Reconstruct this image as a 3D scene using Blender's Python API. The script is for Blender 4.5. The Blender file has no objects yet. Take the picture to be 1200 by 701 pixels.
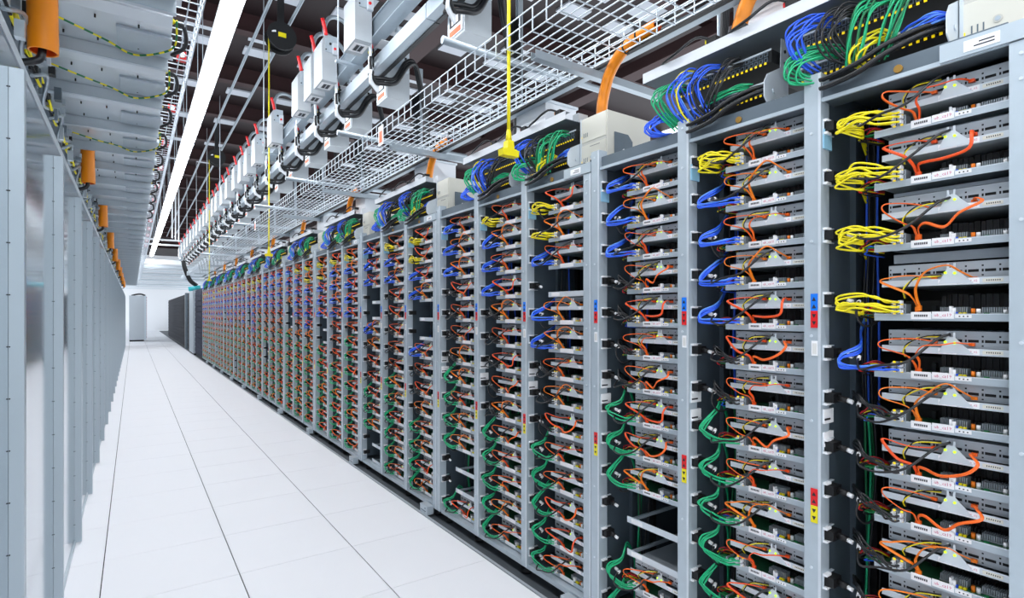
import bpy, math, random
from mathutils import Vector, Matrix
S = bpy.context.scene
COL = S.collection
rnd = random.Random(7)

# ------------------------------------------------------------------ camera, world, exposure
F_PX, U_VP, V_HOR = 640.0, 156.0, 367.0
YAW = math.atan((600 - U_VP) / F_PX)
EYE = 1.40
cam = bpy.data.cameras.new('camera')
cam.sensor_width = 36.0
cam.lens = 36.0 * F_PX / 1200.0
cam.shift_y = (V_HOR - 350.5) / 1200.0
cam.clip_start = 0.02
cam.clip_end = 200
camo = bpy.data.objects.new('camera', cam)
camo.location = (0, 0, EYE)
camo.rotation_euler = (math.radians(90), 0, -YAW)
COL.objects.link(camo)
S.camera = camo
world = bpy.data.worlds.new('world')
S.world = world
world.use_nodes = True
world.node_tree.nodes['Background'].inputs[0].default_value = (0.86, 0.93, 1.0, 1)
world.node_tree.nodes['Background'].inputs[1].default_value = 1.42
S.view_settings.view_transform = 'Standard'
S.view_settings.look = 'None'
S.view_settings.gamma = 1.0
S.view_settings.use_curve_mapping = False
S.view_settings.exposure = 0.62
TUBE_POWER = 26.0

# ------------------------------------------------------------------ materials
def lin(c):
    return tuple(((x / 255) / 12.92 if x / 255 <= 0.04045 else ((x / 255 + 0.055) / 1.055) ** 2.4) for x in c)

MAT = {}
def mat(name, rgb, metal=0.0, rough=0.5, emit=0.0, var=0.0, scale=8.0, stretch=(1, 1, 1), rvar=0.0, coat=0.0):
    m = bpy.data.materials.new(name)
    m.use_nodes = True
    nt = m.node_tree
    b = nt.nodes['Principled BSDF']
    c = lin(rgb) + (1,)
    b.inputs['Base Color'].default_value = c
    b.inputs['Metallic'].default_value = metal
    b.inputs['Roughness'].default_value = rough
    if coat:
        b.inputs['Coat Weight'].default_value = coat
    if emit:
        b.inputs['Emission Color'].default_value = c
        b.inputs['Emission Strength'].default_value = emit
    if var or rvar:
        tc = nt.nodes.new('ShaderNodeTexCoord')
        mp = nt.nodes.new('ShaderNodeMapping')
        mp.inputs['Scale'].default_value = stretch
        nz = nt.nodes.new('ShaderNodeTexNoise')
        nz.inputs['Scale'].default_value = scale
        nz.inputs['Detail'].default_value = 4
        nt.links.new(tc.outputs['Object'], mp.inputs[0])
        nt.links.new(mp.outputs[0], nz.inputs['Vector'])
        if var:
            mx = nt.nodes.new('ShaderNodeMixRGB')
            mx.inputs[1].default_value = tuple(x * (1 - var) for x in c[:3]) + (1,)
            mx.inputs[2].default_value = tuple(min(1, x * (1 + var)) for x in c[:3]) + (1,)
            nt.links.new(nz.outputs['Fac'], mx.inputs[0])
            nt.links.new(mx.outputs[0], b.inputs['Base Color'])
        if rvar:
            mr = nt.nodes.new('ShaderNodeMapRange')
            mr.inputs['To Min'].default_value = max(0.02, rough - rvar)
            mr.inputs['To Max'].default_value = rough + rvar
            nt.links.new(nz.outputs['Fac'], mr.inputs['Value'])
            nt.links.new(mr.outputs[0], b.inputs['Roughness'])
    MAT[name] = m
    return m

mat('tile', (240, 241, 245), 0, 0.62, var=0.015, scale=1.5)
mat('joint', (120, 122, 126), 0, 0.8)
mat('joint_dark', (40, 42, 44), 0, 0.8)
mat('shaded_rubber', (70, 76, 82), 0, 0.6, var=0.15, scale=3)  # dark rubber under the racks, with their shadow mixed into the colour
mat('edge_trim', (190, 196, 202), 0.4, 0.4)
mat('galv', (184, 196, 205), 0.25, 0.42, var=0.06, scale=25)
mat('galv_lite', (212, 220, 227), 0.2, 0.38, var=0.05, scale=25)
mat('galv_dark', (104, 116, 126), 0.4, 0.45, var=0.1, scale=14)
mat('panel_grey', (172, 179, 186), 0.3, 0.42, var=0.06, scale=30)
mat('panel_dim', (128, 136, 143), 0.3, 0.45)
mat('web', (78, 90, 100), 0.3, 0.5, var=0.08, scale=12)
mat('polished', (196, 204, 210), 1.0, 0.09, var=0.03, scale=2, stretch=(1, 1, 0.15), rvar=0.03)
mat('fin', (178, 190, 198), 0.3, 0.38, var=0.05, scale=12, stretch=(1, 1, 0.1))
mat('sheet', (206, 214, 220), 0.5, 0.32, var=0.06, scale=5, rvar=0.06)
mat('zinc', (170, 180, 188), 0.6, 0.36, var=0.08, scale=20)
mat('wire', (205, 214, 222), 0.45, 0.35)
mat('white', (238, 240, 243), 0, 0.4)
mat('white_metal', (228, 231, 236), 0.1, 0.35, var=0.02, scale=10)
mat('cream', (226, 223, 211), 0, 0.45, var=0.02, scale=6)
mat('cream_dark', (206, 204, 196), 0, 0.45)
mat('box_grey', (186, 192, 197), 0.15, 0.4, var=0.04, scale=10)
mat('black', (14, 14, 16), 0, 0.55)
mat('black_gloss', (18, 19, 22), 0, 0.3)
mat('black_cable', (26, 27, 30), 0, 0.35)
mat('char', (27, 28, 30), 0, 0.45)
mat('char2', (40, 40, 42), 0, 0.42)
mat('pcb', (30, 92, 58), 0, 0.5)
mat('pcb_bright', (18, 120, 66), 0, 0.5)
mat('orange', (246, 104, 24), 0, 0.4)
mat('orange2', (246, 128, 22), 0, 0.4)
mat('orange3', (240, 82, 22), 0, 0.4)
mat('duct_orange', (238, 138, 10), 0, 0.35, var=0.05, scale=5)
mat('yellow', (240, 224, 20), 0, 0.38)
mat('blue', (44, 100, 236), 0, 0.38)
mat('blue_pale', (92, 148, 236), 0, 0.38)
mat('green', (16, 172, 116), 0, 0.38)
mat('green_dark', (8, 112, 66), 0, 0.4)
mat('red', (226, 30, 36), 0, 0.4)
mat('red_dark', (160, 24, 34), 0, 0.45)
mat('sticker_blue', (20, 122, 236), 0, 0.45)
mat('sticker_cyan', (150, 200, 226), 0, 0.45)
mat('pink', (214, 90, 130), 0, 0.6)
mat('ink', (40, 40, 48), 0, 0.6)
mat('paper', (244, 244, 246), 0, 0.55)
mat('plug_clear', (224, 230, 236), 0, 0.22)
mat('brass', (176, 136, 70), 0.8, 0.35)
mat('amber', (255, 170, 30), 0, 0.4)
mat('led', (190, 240, 30), 0, 0.4, emit=0.8)
mat('port_led', (255, 220, 20), 0, 0.4, emit=0.35)
mat('ceiling_maroon', (27, 9, 12), 0, 0.65, var=0.15, scale=2)
mat('beam_maroon', (44, 15, 17), 0.0, 0.7, var=0.12, scale=3)
mat('insulation', (188, 192, 200), 0, 0.6)
mat('wall_paint', (240, 241, 244), 0, 0.55)
mat('conduit', (150, 160, 168), 0.4, 0.35)
mat('far_cab', (44, 50, 72), 0.0, 0.85, var=0.5, scale=40)
mat('far_black', (22, 25, 36), 0.0, 0.9, var=0.4, scale=30)
mat('teal', (60, 190, 200), 0, 0.4)
mat('tube_light', (250, 252, 255), 0, 0.4, emit=TUBE_POWER)
mat('orange_label', (232, 110, 60), 0, 0.5)

# ------------------------------------------------------------------ mesh building
def catmull(pts, sub):
    P = [Vector(p) for p in pts]
    if sub <= 1 or len(P) < 3:
        return P
    Q = [P[0] * 2 - P[1]] + P + [P[-1] * 2 - P[-2]]
    out = []
    for i in range(1, len(Q) - 2):
        a, b, c, d = Q[i - 1], Q[i], Q[i + 1], Q[i + 2]
        for k in range(sub):
            t = k / sub
            out.append(0.5 * ((2 * b) + (c - a) * t + (2 * a - 5 * b + 4 * c - d) * t * t + (3 * b - a - 3 * c + d) * t ** 3))
    out.append(P[-1])
    return out

class MB:
    def __init__(self):
        self.v, self.f, self.mi, self.sm, self.mats = [], [], [], [], []
    def _m(self, m):
        if m not in self.mats:
            self.mats.append(m)
        return self.mats.index(m)
    def face(self, vs, m, smooth=False):
        b = len(self.v)
        self.v += [tuple(p) for p in vs]
        self.f.append(tuple(range(b, b + len(vs))))
        self.mi.append(self._m(m)); self.sm.append(smooth)
        return self
    def box(self, x0, x1, y0, y1, z0, z1, m):
        b = len(self.v)
        self.v += [(x0, y0, z0), (x1, y0, z0), (x1, y1, z0), (x0, y1, z0), (x0, y0, z1), (x1, y0, z1), (x1, y1, z1), (x0, y1, z1)]
        k = self._m(m)
        for q in ((3, 2, 1, 0), (4, 5, 6, 7), (0, 1, 5, 4), (1, 2, 6, 5), (2, 3, 7, 6), (3, 0, 4, 7)):
            self.f.append(tuple(b + i for i in q)); self.mi.append(k); self.sm.append(False)
        return self
    def prism(self, poly, a0, a1, axis, m):
        """poly: 2D points; axis x -> (y,z), y -> (x,z), z -> (x,y)"""
        def mk(p, a):
            return (a, p[0], p[1]) if axis == 'x' else (p[0], a, p[1]) if axis == 'y' else (p[0], p[1], a)
        n = len(poly); b = len(self.v); k = self._m(m)
        self.v += [mk(p, a0) for p in poly] + [mk(p, a1) for p in poly]
        self.f.append(tuple(b + i for i in range(n))[::-1]); self.f.append(tuple(b + n + i for i in range(n)))
        self.mi += [k, k]; self.sm += [False, False]
        for i in range(n):
            j = (i + 1) % n
            self.f.append((b + i, b + j, b + n + j, b + n + i)); self.mi.append(k); self.sm.append(False)
        return self
    def tube(self, pts, r, m, n=6, sub=4, flat=None, caps=True, stripe=None, r1=None):
        P = catmull(pts, sub)
        N = len(P)
        T = [(P[min(i + 1, N - 1)] - P[max(i - 1, 0)]).normalized() if (P[min(i + 1, N - 1)] - P[max(i - 1, 0)]).length > 1e-9 else Vector((0, 0, 1)) for i in range(N)]
        up = Vector((0, 0, 1)) if abs(T[0].z) < 0.9 else Vector((1, 0, 0))
        b = len(self.v)
        k = self._m(m); k2 = self._m(stripe) if stripe else k
        for i in range(N):
            side = T[i].cross(up)
            if side.length < 1e-6:
                side = T[i].orthogonal()
            side.normalize()
            up = side.cross(T[i]).normalized()
            ra, rb = flat if flat else (r, r)
            if r1 is not None:
                ra = rb = r + (r1 - r) * i / (N - 1)
            for j in range(n):
                a = 2 * math.pi * (j + 0.5) / n
                self.v.append(tuple(P[i] + side * (ra * math.cos(a)) + up * (rb * math.sin(a))))
        for i in range(N - 1):
            for j in range(n):
                j2 = (j + 1) % n
                self.f.append((b + i * n + j, b + i * n + j2, b + (i + 1) * n + j2, b + (i + 1) * n + j))
                self.mi.append(k2 if (stripe and (i // 2) % 2) else k); self.sm.append(True)
        if caps:
            self.f.append(tuple(b + j for j in range(n))[::-1]); self.f.append(tuple(b + (N - 1) * n + j for j in range(n)))
            self.mi += [k, k]; self.sm += [False, False]
        return self
    def cyl(self, p0, p1, r, m, n=8, r1=None):
        return self.tube([p0, p1], r, m, n=n, sub=1, r1=r1)
    def ring(self, c, axis, R, r, m, n=14, k=6):
        pts = []
        for i in range(n + 1):
            a = 2 * math.pi * i / n
            if axis == 'x': pts.append((c[0], c[1] + R * math.cos(a), c[2] + R * math.sin(a)))
            elif axis == 'y': pts.append((c[0] + R * math.cos(a), c[1], c[2] + R * math.sin(a)))
            else: pts.append((c[0] + R * math.cos(a), c[1] + R * math.sin(a), c[2]))
        return self.tube(pts, r, m, n=k, sub=1, caps=False)
    def add(self, other, off=(0, 0, 0), sc=(1, 1, 1)):
        b = len(self.v)
        self.v += [(p[0] * sc[0] + off[0], p[1] * sc[1] + off[1], p[2] * sc[2] + off[2]) for p in other.v]
        self.f += [tuple(b + i for i in f) for f in other.f]
        mm = [self._m(m) for m in other.mats]
        self.mi += [mm[i] for i in other.mi]
        self.sm += other.sm
        return self
    def mesh(self, name):
        me = bpy.data.meshes.new(name)
        me.from_pydata(self.v, [], self.f)
        for m in self.mats:
            me.materials.append(MAT[m])
        me.polygons.foreach_set('material_index', self.mi)
        me.polygons.foreach_set('use_smooth', self.sm)
        me.update()
        return me

def obj(name, me, parent=None, loc=(0, 0, 0), scale=None):
    """link a mesh (or a mesh builder) as one object; meshes may be shared"""
    if isinstance(me, MB):
        me = me.mesh(name)
    o = bpy.data.objects.new(name, me)
    o.location = loc
    if scale: o.scale = scale
    if parent is not None: o.parent = parent
    COL.objects.link(o)
    return o

def tag(o, label, cat, group=None, kind=None):
    o['label'] = label
    if cat: o['category'] = cat
    if group: o['group'] = group
    if kind: o['kind'] = kind
    return o

def thing(name, label, cat, loc=(0, 0, 0), group=None, scale=None):
    o = bpy.data.objects.new(name, None)
    o.empty_display_size = 0.05
    o.location = loc
    if scale: o.scale = scale
    COL.objects.link(o)
    return tag(o, label, cat, group)

def struct(name, mb, parent=None):
    o = obj(name, mb, parent)
    if parent is None: o['kind'] = 'structure'
    return o

ONES = 'zero first second third fourth fifth sixth seventh eighth ninth tenth eleventh twelfth thirteenth fourteenth fifteenth sixteenth seventeenth eighteenth nineteenth'.split()
def ordinal(n):
    if n < 20: return ONES[n]
    t = {2: 'twent', 3: 'thirt', 4: 'fort'}[n // 10]
    return t + 'ieth' if n % 10 == 0 else t + 'y-' + ONES[n % 10]

def text_mesh(s, size, m):
    cu = bpy.data.curves.new('lettering', 'FONT')
    cu.body = s; cu.size = size; cu.resolution_u = 1; cu.align_x = 'CENTER'; cu.align_y = 'CENTER'
    ob = bpy.data.objects.new('lettering', cu)
    COL.objects.link(ob)
    dg = bpy.context.evaluated_depsgraph_get()
    me = bpy.data.meshes.new_from_object(ob.evaluated_get(dg))
    bpy.data.objects.remove(ob); bpy.data.curves.remove(cu)
    # text x -> -Y, text y -> +Z, facing -X
    me.transform(Matrix(((0, 0, -1, 0), (-1, 0, 0, 0), (0, 1, 0, 0), (0, 0, 0, 1))))
    me.materials.clear(); me.materials.append(MAT[m])
    return me

# ------------------------------------------------------------------ dimensions
RX = 1.71          # plane of the rack fronts
TX = 1.763         # plane of the tray fronts
Y_END = 52.0       # back wall
CEIL = 6.0

# ------------------------------------------------------------------ the setting
fl = struct('floor', MB().box(-0.9, 1.655, -8, Y_END, -0.05, -0.010, 'joint').box(1.655, 4.0, -8, Y_END, -0.05, -0.012, 'shaded_rubber'))
XS = [-0.9, -0.745, -0.135, 0.470, 1.078, 1.650]
tiles = {}
y0 = 3.24 - 0.61 * 9
J, j = 0.0026, 0.0013
far_tiles = MB()
NEAR_ROWS = 32
for c in range(5):
    for r in range(91):
        ya = y0 + 0.61 * r
        if ya > Y_END: continue
        yb = min(ya + 0.61, Y_END)
        xa, xb = XS[c], XS[c + 1]
        if r < NEAR_ROWS:
            if c not in tiles:
                tiles[c] = MB().box(xa + J, xb - J, j, 0.61 - j, -0.0098, 0.0, 'tile').mesh('floor_tile')
            obj('floor_tile', tiles[c], fl, (0, ya, 0))
        else:
            far_tiles.box(xa + J, xb - J, ya + j, yb - j, -0.0098, 0, 'tile')
o = obj('floor_tile_field', far_tiles, fl); o['kind'] = 'stuff'
obj('dark_joint', MB().box(XS[2] - J, XS[2] + J, -2, Y_END - .1, -0.0099, -0.006, 'joint_dark').box(XS[3] - J, XS[3] + J, -2, Y_END - .1, -0.0099, -0.006, 'joint_dark').box(XS[4] - J, XS[4] + J, -2, Y_END - .1, -0.0099, -0.006, 'joint_dark'), fl)
obj('edge_strip', MB().box(1.652, 1.668, -2, Y_END - 1, -0.011, 0.004, 'edge_trim'), fl)

struct('wall_back', MB().box(-4, 9, Y_END, Y_END + 0.1, 0, CEIL, 'wall_paint'))
ce = struct('ceiling', MB().box(-4, 11, -8, Y_END, CEIL, CEIL + 0.1, 'ceiling_maroon'))
pm_a = MB().box(0, 0.46, 0, 0.62, -0.03, 0, 'insulation').mesh('ceiling_panel')
pm_b = MB().box(0, 0.46, 0, 0.30, -0.03, 0, 'insulation').mesh('ceiling_panel')
npan = 0
for r in range(20):
    yy = 2.9 + 2.1 * r
    for c in range(10 if r < 10 else 5):
        xx = -2.1 + 0.92 * c
        if npan < 298:
            obj('ceiling_panel', pm_a, ce, (xx, yy + 0.22, CEIL)); obj('ceiling_panel', pm_b, ce, (xx, yy + 1.12, CEIL)); npan += 2
for r in range(20):
    yy = 2.9 + 2.1 * r
    obj('ceiling_beam', MB().box(-4, 11, yy, yy + 0.012, CEIL - 0.30, CEIL, 'beam_maroon').box(-4, 11, yy - 0.09, yy + 0.10, CEIL - 0.315, CEIL - 0.30, 'beam_maroon'), ce)
for xx in (-3.0, 3.6, 7.0):
    obj('ceiling_girder', MB().box(xx, xx + 0.02, -2, Y_END - 2, CEIL - 0.55, CEIL - 0.315, 'beam_maroon').box(xx - 0.13, xx + 0.15, -2, Y_END - 2, CEIL - 0.58, CEIL - 0.55, 'beam_maroon'), ce)
for i, xx in enumerate((1.46, 1.80)):
    tag(obj('ceiling_conduit', MB().cyl((xx, 1, 5.45), (xx, 34, 5.45), 0.022, 'conduit', 6)), ['thin grey conduit under the dark ceiling, nearer the light strip', 'thin grey conduit under the dark ceiling, nearer the red-handled boxes'][i], 'conduit')

# ------------------------------------------------------------------ light strip above the aisle
LX, LZ = 0.69, 4.0
housing = MB().box(-0.075, 0.075, 0.01, 2.41, 0.03, 0.085, 'white_metal').prism([(-0.09, 0.03), (0.09, 0.03), (0.085, 0.022), (-0.085, 0.022)], 0.01, 2.41, 'y', 'white_metal').mesh('housing')
lens = MB()
arc = [(0.066 * math.cos(a), 0.021 - 0.045 * math.sin(a)) for a in [math.pi * k / 8 for k in range(9)]]
lens.prism(arc, 0.02, 2.40, 'y', 'tube_light')
lens = lens.mesh('diffuser')
rod = MB().cyl((0, 0.3, 0.085), (0, 0.3, CEIL - LZ), 0.004, 'zinc', 5).cyl((0, 2.1, 0.085), (0, 2.1, CEIL - LZ), 0.004, 'zinc', 5).mesh('hanger_rod')
nl = 0
for i in range(-3, 12):  # fittings behind the camera are unseen, added for illumination
    yy = 0.6 + 2.42 * i
    if i >= 2:
        nl += 1; lab = 'white linear ceiling light in the glowing strip, %s fitting seen from the camera' % ordinal(nl)
    else:
        lab = 'white linear ceiling light of the strip, %s before the edge of the photo' % ordinal(2 - i)
    t = thing('linear_light', lab, 'light', (LX, yy, LZ), 'linear lights forming the strip above the aisle')
    obj('housing', housing, t); obj('diffuser', lens, t); obj('hanger_rod', rod, t)

# ------------------------------------------------------------------ left containment wall
FINP = 1.065
sheet_me = MB().box(-0.297, -0.291, 0.0, FINP, 0.03, 2.19, 'polished').mesh('sheet')
fin_me = MB().box(-0.2905, -0.257, -0.002, 0.010, 0.012, 2.10, 'fin').box(-0.260, -0.257, 0.010, 0.035, 0.012, 2.10, 'fin').mesh('fin')
riv = MB()
for k in range(14):
    zz = 0.12 + 0.148 * k
    riv.cyl((-0.2885, -0.004, zz), (-0.2885, 0.004, zz), 0.0022, 'joint_dark', 6)
riv = riv.mesh('rivet')
kick_me = MB().box(-0.30, -0.285, 0.012, FINP - 0.003, 0.0, 0.03, 'fin').mesh('kick_rail')
head_me = MB().prism([(-0.335, 2.195), (-0.288, 2.165), (-0.288, 2.20), (-0.335, 2.24)], 0, FINP, 'y', 'galv_lite').mesh('head_rail')
for i in range(27):
    yy = 2.09 + FINP * (i - 2)
    lab = 'polished metal panel with upright fin, %s from the camera in the left wall' % ordinal(i - 1) if i >= 2 else 'polished metal panel of the left wall, %s one outside the photo' % ['second', 'first'][i]
    t = thing('containment_panel', lab, 'wall panel', (0, yy, 0), 'polished panels of the left wall')
    obj('sheet', sheet_me, t); obj('fin', fin_me, t); obj('kick_rail', kick_me, t); obj('head_rail', head_me, t)
    if i < 9: obj('rivet', riv, t)

# header sheet above the panels with clamps
hd = thing('header_sheet', 'dull metal header sheet running above the left wall panels', 'sheet metal', (0, 0, 0))
for i in range(9):
    obj('sheet_section', MB().box(-0.42, -0.415, 1.0 + 3 * i, 3.995 + 3 * i, 2.2, 2.95, 'galv_dark'), hd)
clampm = []
for v in range(3):
    mb = MB(); q = random.Random(v)
    for k in range(9):
        a, b, c = q.uniform(-0.03, 0.05), q.uniform(0, 0.45), q.uniform(0, 0.22)
        mb.box(a, a + q.uniform(0.01, 0.03), b, b + q.uniform(0.02, 0.05), c, c + q.uniform(0.02, 0.07), q.choice(['zinc', 'galv_lite', 'galv_dark', 'char']))
    mb.tube([(0.0, -0.05, 0.15), (0.03, 0.1, 0.06), (0.01, 0.25, 0.17), (0.04, 0.4, 0.05), (0.0, 0.55, 0.13)], 0.006, 'yellow', n=5, sub=6, stripe='char')
    mb.tube([(0.02, -0.05, 0.05), (0.05, 0.15, 0.12), (0.02, 0.3, 0.04), (0.05, 0.55, 0.1)], 0.008, 'zinc', n=5, sub=4)
    clampm.append(mb.mesh('ground_clamp'))
for i in range(36):
    tag(obj('ground_clamp', clampm[i % 3], None, (-0.36, 1.8 + 0.6 * i, 2.32)), 'cluster of metal earthing clamps and striped wire, %s from the camera above left wall' % ordinal(i + 1), 'clamp', 'earthing clamps above the left wall')

# ------------------------------------------------------------------ left overhead: cross ducts, mesh tray, orange pipes
duct = {}
duct['body'] = MB().prism([(0.0, 2.66), (0.06, 2.64), (0.40, 2.64), (0.40, 2.645), (0.06, 2.645), (0.0, 2.665)], -0.413, 0.14, 'x', 'sheet').box(-0.413, 0.14, 0.0, 0.004, 2.66, 2.74, 'sheet').box(-0.413, 0.14, 0.396, 0.40, 2.64, 2.74, 'sheet').mesh('trough')
duct['lip'] = MB().prism([(-0.085, 2.735), (-0.005, 2.715), (0.0, 2.74), (-0.08, 2.76)], -0.413, 0.17, 'x', 'galv_lite').mesh('folded_lip')
duct['skirt'] = MB().box(-0.413, 0.14, 0.402, 0.406, 2.575, 2.66, 'sheet').box(-0.413, 0.14, 0.38, 0.402, 2.575, 2.579, 'galv').mesh('skirt_plate')
duct['sleeve'] = MB().box(-0.06, 0.145, 0.14, 0.37, 2.628, 2.639, 'galv').mesh('sleeve_plate')
sc = MB()
for a in (-0.25, -0.13, 0.02):
    for b in (0.10, 0.33): sc.cyl((a, b, 2.626), (a, b, 2.642), 0.0035, 'joint_dark', 6)
duct['screw'] = sc.mesh('screw')
duct['tail'] = MB().tube([(0.14, 0.12, 2.70), (0.19, 0.14, 2.69), (0.20, 0.24, 2.65), (0.15, 0.32, 2.63)], 0.009, 'black_cable', n=6, sub=4).cyl((0.135, 0.11, 2.705), (0.15, 0.123, 2.698), 0.011, 'yellow', 6).mesh('cable_tail')
for i in range(44):
    yy = 1.524 + 0.61 * i
    t = thing('cross_duct', 'grey sheet metal duct crossing above the left wall, %s in line from camera' % ordinal(i + 1), 'duct', (0, yy, 0), 'sheet metal ducts above the left wall')
    obj('trough', duct['body'], t); obj('folded_lip', duct['lip'], t); obj('skirt_plate', duct['skirt'], t)
    if i < 20: obj('sleeve_plate', duct['sleeve'], t)
    if i < 8: obj('screw', duct['screw'], t)
    if i < 12: obj('cable_tail', duct['tail'], t)
    if i in (2, 3, 5):
        sag = MB().tube([(-0.33, yy + 0.06, 2.60), (-0.2, yy + 0.12, 2.585), (-0.09, yy + 0.25, 2.60), (0.0, yy + 0.30, 2.585), (0.10, yy + 0.25, 2.598), (0.158, yy + 0.20, 2.63), (0.16, yy + 0.10, 2.70)], 0.0045, 'yellow', n=5, sub=8, stripe='green_dark')
        tag(obj('earth_wire', sag), 'yellow and green striped earth wire draped under the %s duct above left wall' % ordinal(i + 1), 'wire')

def mesh_tray(x0, x1, z, length, pitch, cross, side, r=0.0028, mid=None):
    mb = MB()
    n = int(round((x1 - x0) / pitch))
    for k in range(n + 1):
        x = x0 + (x1 - x0) * k / n
        mb.box(x - r, x + r, 0, length, z - r, z + r, 'wire')
    for s in (1, 2):
        zz = z + side * s / 2
        for x in (x0, x1): mb.box(x - r, x + r, 0, length, zz - r, zz + r, 'wire')
    m = int(length / cross)
    for k in range(m):
        y = cross * (k + 0.5)
        mb.box(x0, x1, y - r, y + r, z - 2.6 * r, z - 0.8 * r, 'wire')
        for x in (x0, x1): mb.box(x - r, x + r, y - r, y + r, z, z + side, 'wire')
    return mb.mesh('wire_basket')
lt = mesh_tray(-0.36, 0.265, 2.80, 2.99, 0.057, 0.075, 0.10, 0.0025)
for i in range(9):
    tag(obj('wire_tray', lt, None, (0, 1.0 + 3 * i, 0)), 'wire basket cable tray above the left wall, %s length from the camera' % ordinal(i + 1), 'cable tray', 'wire tray lengths above the left wall')
for i in range(12):
    yy = 3.55 + 0.95 * i
    tag(obj('red_clip', MB().box(0.20, 0.245, 0, 0.05, 2.815, 2.86, 'red').cyl((0.225, -0.012, 2.838), (0.225, 0.0, 2.838), 0.016, 'paper', 8), None, (0, yy, 0)), 'small red clip in the left wire tray, %s from the camera' % ordinal(i + 1), 'clip', 'red clips in the left wire tray')
pipe_near = MB()
def orange_pipe(length, r):
    mb = MB()
    n = 14
    mb.tube([(0, 0, length), (0.0, 0.0, length * .5), (0.004, 0, 0)], r, 'duct_orange', n=n, sub=3, caps=False)
    mb.tube([(0, 0, length), (0.0, 0.0, length * .5), (0.004, 0, 0)], r * 0.86, 'orange3', n=n, sub=1, caps=False)
    mb.ring((0.004, 0, 0.0), 'z', r * 0.93, r * 0.08, 'duct_orange', n=14, k=6)
    return mb.mesh('pipe')
pl = orange_pipe(0.60, 0.045); ps = orange_pipe(0.35, 0.042)
tailm = MB().tube([(0.0, 0, 0.12), (0.0, 0, -0.01), (-0.03, 0.0, -0.045), (-0.10, 0.02, -0.06), (-0.16, 0.06, -0.09)], 0.013, 'black_cable', n=8, sub=5).mesh('black_cable')
hook = MB().box(0.03, 0.085, -0.012, 0.012, 0.30, 0.335, 'duct_orange').box(0.07, 0.085, -0.012, 0.012, 0.26, 0.30, 'duct_orange').mesh('hook')
for i in range(10):
    yy = 2.60 + 2.44 * i
    t = thing('orange_conduit', 'short orange conduit with a black cable, hanging over left wall, %s from the camera' % ordinal(i + 1), 'pipe', (-0.272, yy, 2.35), 'orange conduits above the left wall')
    obj('pipe', pl if i == 0 else ps, t); obj('black_cable', tailm, t)
    if i: obj('hook', hook, t)

# ------------------------------------------------------------------ busway with red-handled boxes
bus_a = thing('busway', 'grey overhead busway carrying the boxes with red handles', 'busway', (0, 0, 0))
for i in range(9):
    obj('duct_section', MB().box(1.615, 1.70, 0.5 + 3 * i, 3.49 + 3 * i, 3.66, 3.80, 'galv_dark').box(1.605, 1.71, 0.5 + 3 * i, 3.49 + 3 * i, 3.655, 3.66, 'galv').box(1.605, 1.71, 0.5 + 3 * i, 3.49 + 3 * i, 3.80, 3.805, 'galv'), bus_a)
for i in range(14):
    obj('tag_plate', MB().box(1.68, 1.75, 0, 0.16, 3.648, 3.654, 'paper'), bus_a, (0, 3.2 + 1.1 * i, 0))
for hy in (4.88, 8.25, 12.95, 15.4, 18.15, 21.5):
    obj('hanger_rod', MB().cyl((1.50, hy, 3.66), (1.50, hy, CEIL - 0.02), 0.007, 'galv_lite', 6).box(1.48, 1.72, hy - 0.02, hy + 0.02, 3.635, 3.654, 'galv'), bus_a)
tb = {}
tb['body'] = MB().box(-0.075, 0.065, 0, 0.28, 0, 0.38, 'box_grey').prism([(-0.075, 0.38), (0.065, 0.38), (0.065, 0.43), (-0.045, 0.43)], 0, 0.28, 'y', 'box_grey').mesh('housing')
tb['plate'] = MB().box(-0.045, 0.065, -0.008, 0, 0.27, 0.43, 'galv').box(0.02, 0.065, -0.035, -0.008, 0.25, 0.36, 'galv_lite').cyl((0.0, -0.014, 0.35), (0.0, -0.008, 0.35), 0.012, 'black', 8).cyl((0.035, -0.045, 0.30), (0.035, -0.035, 0.30), 0.012, 'red', 8).cyl((-0.04, -0.012, 0.29), (-0.04, -0.006, 0.29), 0.007, 'black', 6).mesh('face_plate')
tb['handle'] = MB().tube([(-0.04, -0.012, 0.42), (-0.055, -0.02, 0.48), (-0.08, -0.03, 0.56)], 0.017, 'red', n=8, sub=3).mesh('handle')
tb['label'] = MB().box(-0.06, 0.06, 0.06, 0.22, -0.002, 0.0, 'paper').box(-0.035, 0.035, 0.08, 0.20, -0.003, -0.002, 'box_grey').box(-0.03, -0.005, 0.09, 0.19, -0.0035, -0.003, 'ink').box(0.005, 0.03, 0.09, 0.19, -0.0035, -0.003, 'ink').mesh('rating_label')
tb['conduit'] = MB().tube([(0.0, 0.14, 0.44), (-0.01, 0.14, 0.58), (0.06, 0.17, 0.70), (0.20, 0.22, 0.72), (0.36, 0.26, 0.60), (0.40, 0.28, 0.30)], 0.020, 'conduit', n=8, sub=5).mesh('flexible_conduit')
ya_list = [3.20, 4.31, 5.24, 5.63, 6.16, 7.53, 8.7, 9.4, 10.0, 10.7, 11.6, 12.3, 13.2, 13.9, 14.9, 15.7, 16.6, 17.6, 18.5, 19.6, 20.8, 22.0, 23.4, 24.8]
for i, yy in enumerate(ya_list):
    t = thing('tap_off_box', 'grey tap-off box with red handle on the overhead busway, %s from the camera' % ordinal(i + 1), 'electrical box', (1.535, yy, 3.60), 'red-handled boxes on the busway')
    obj('housing', tb['body'], t); obj('face_plate', tb['plate'], t); obj('handle', tb['handle'], t)
    if i < 8: obj('rating_label', tb['label'], t)
    obj('flexible_conduit', tb['conduit'], t)

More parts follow.
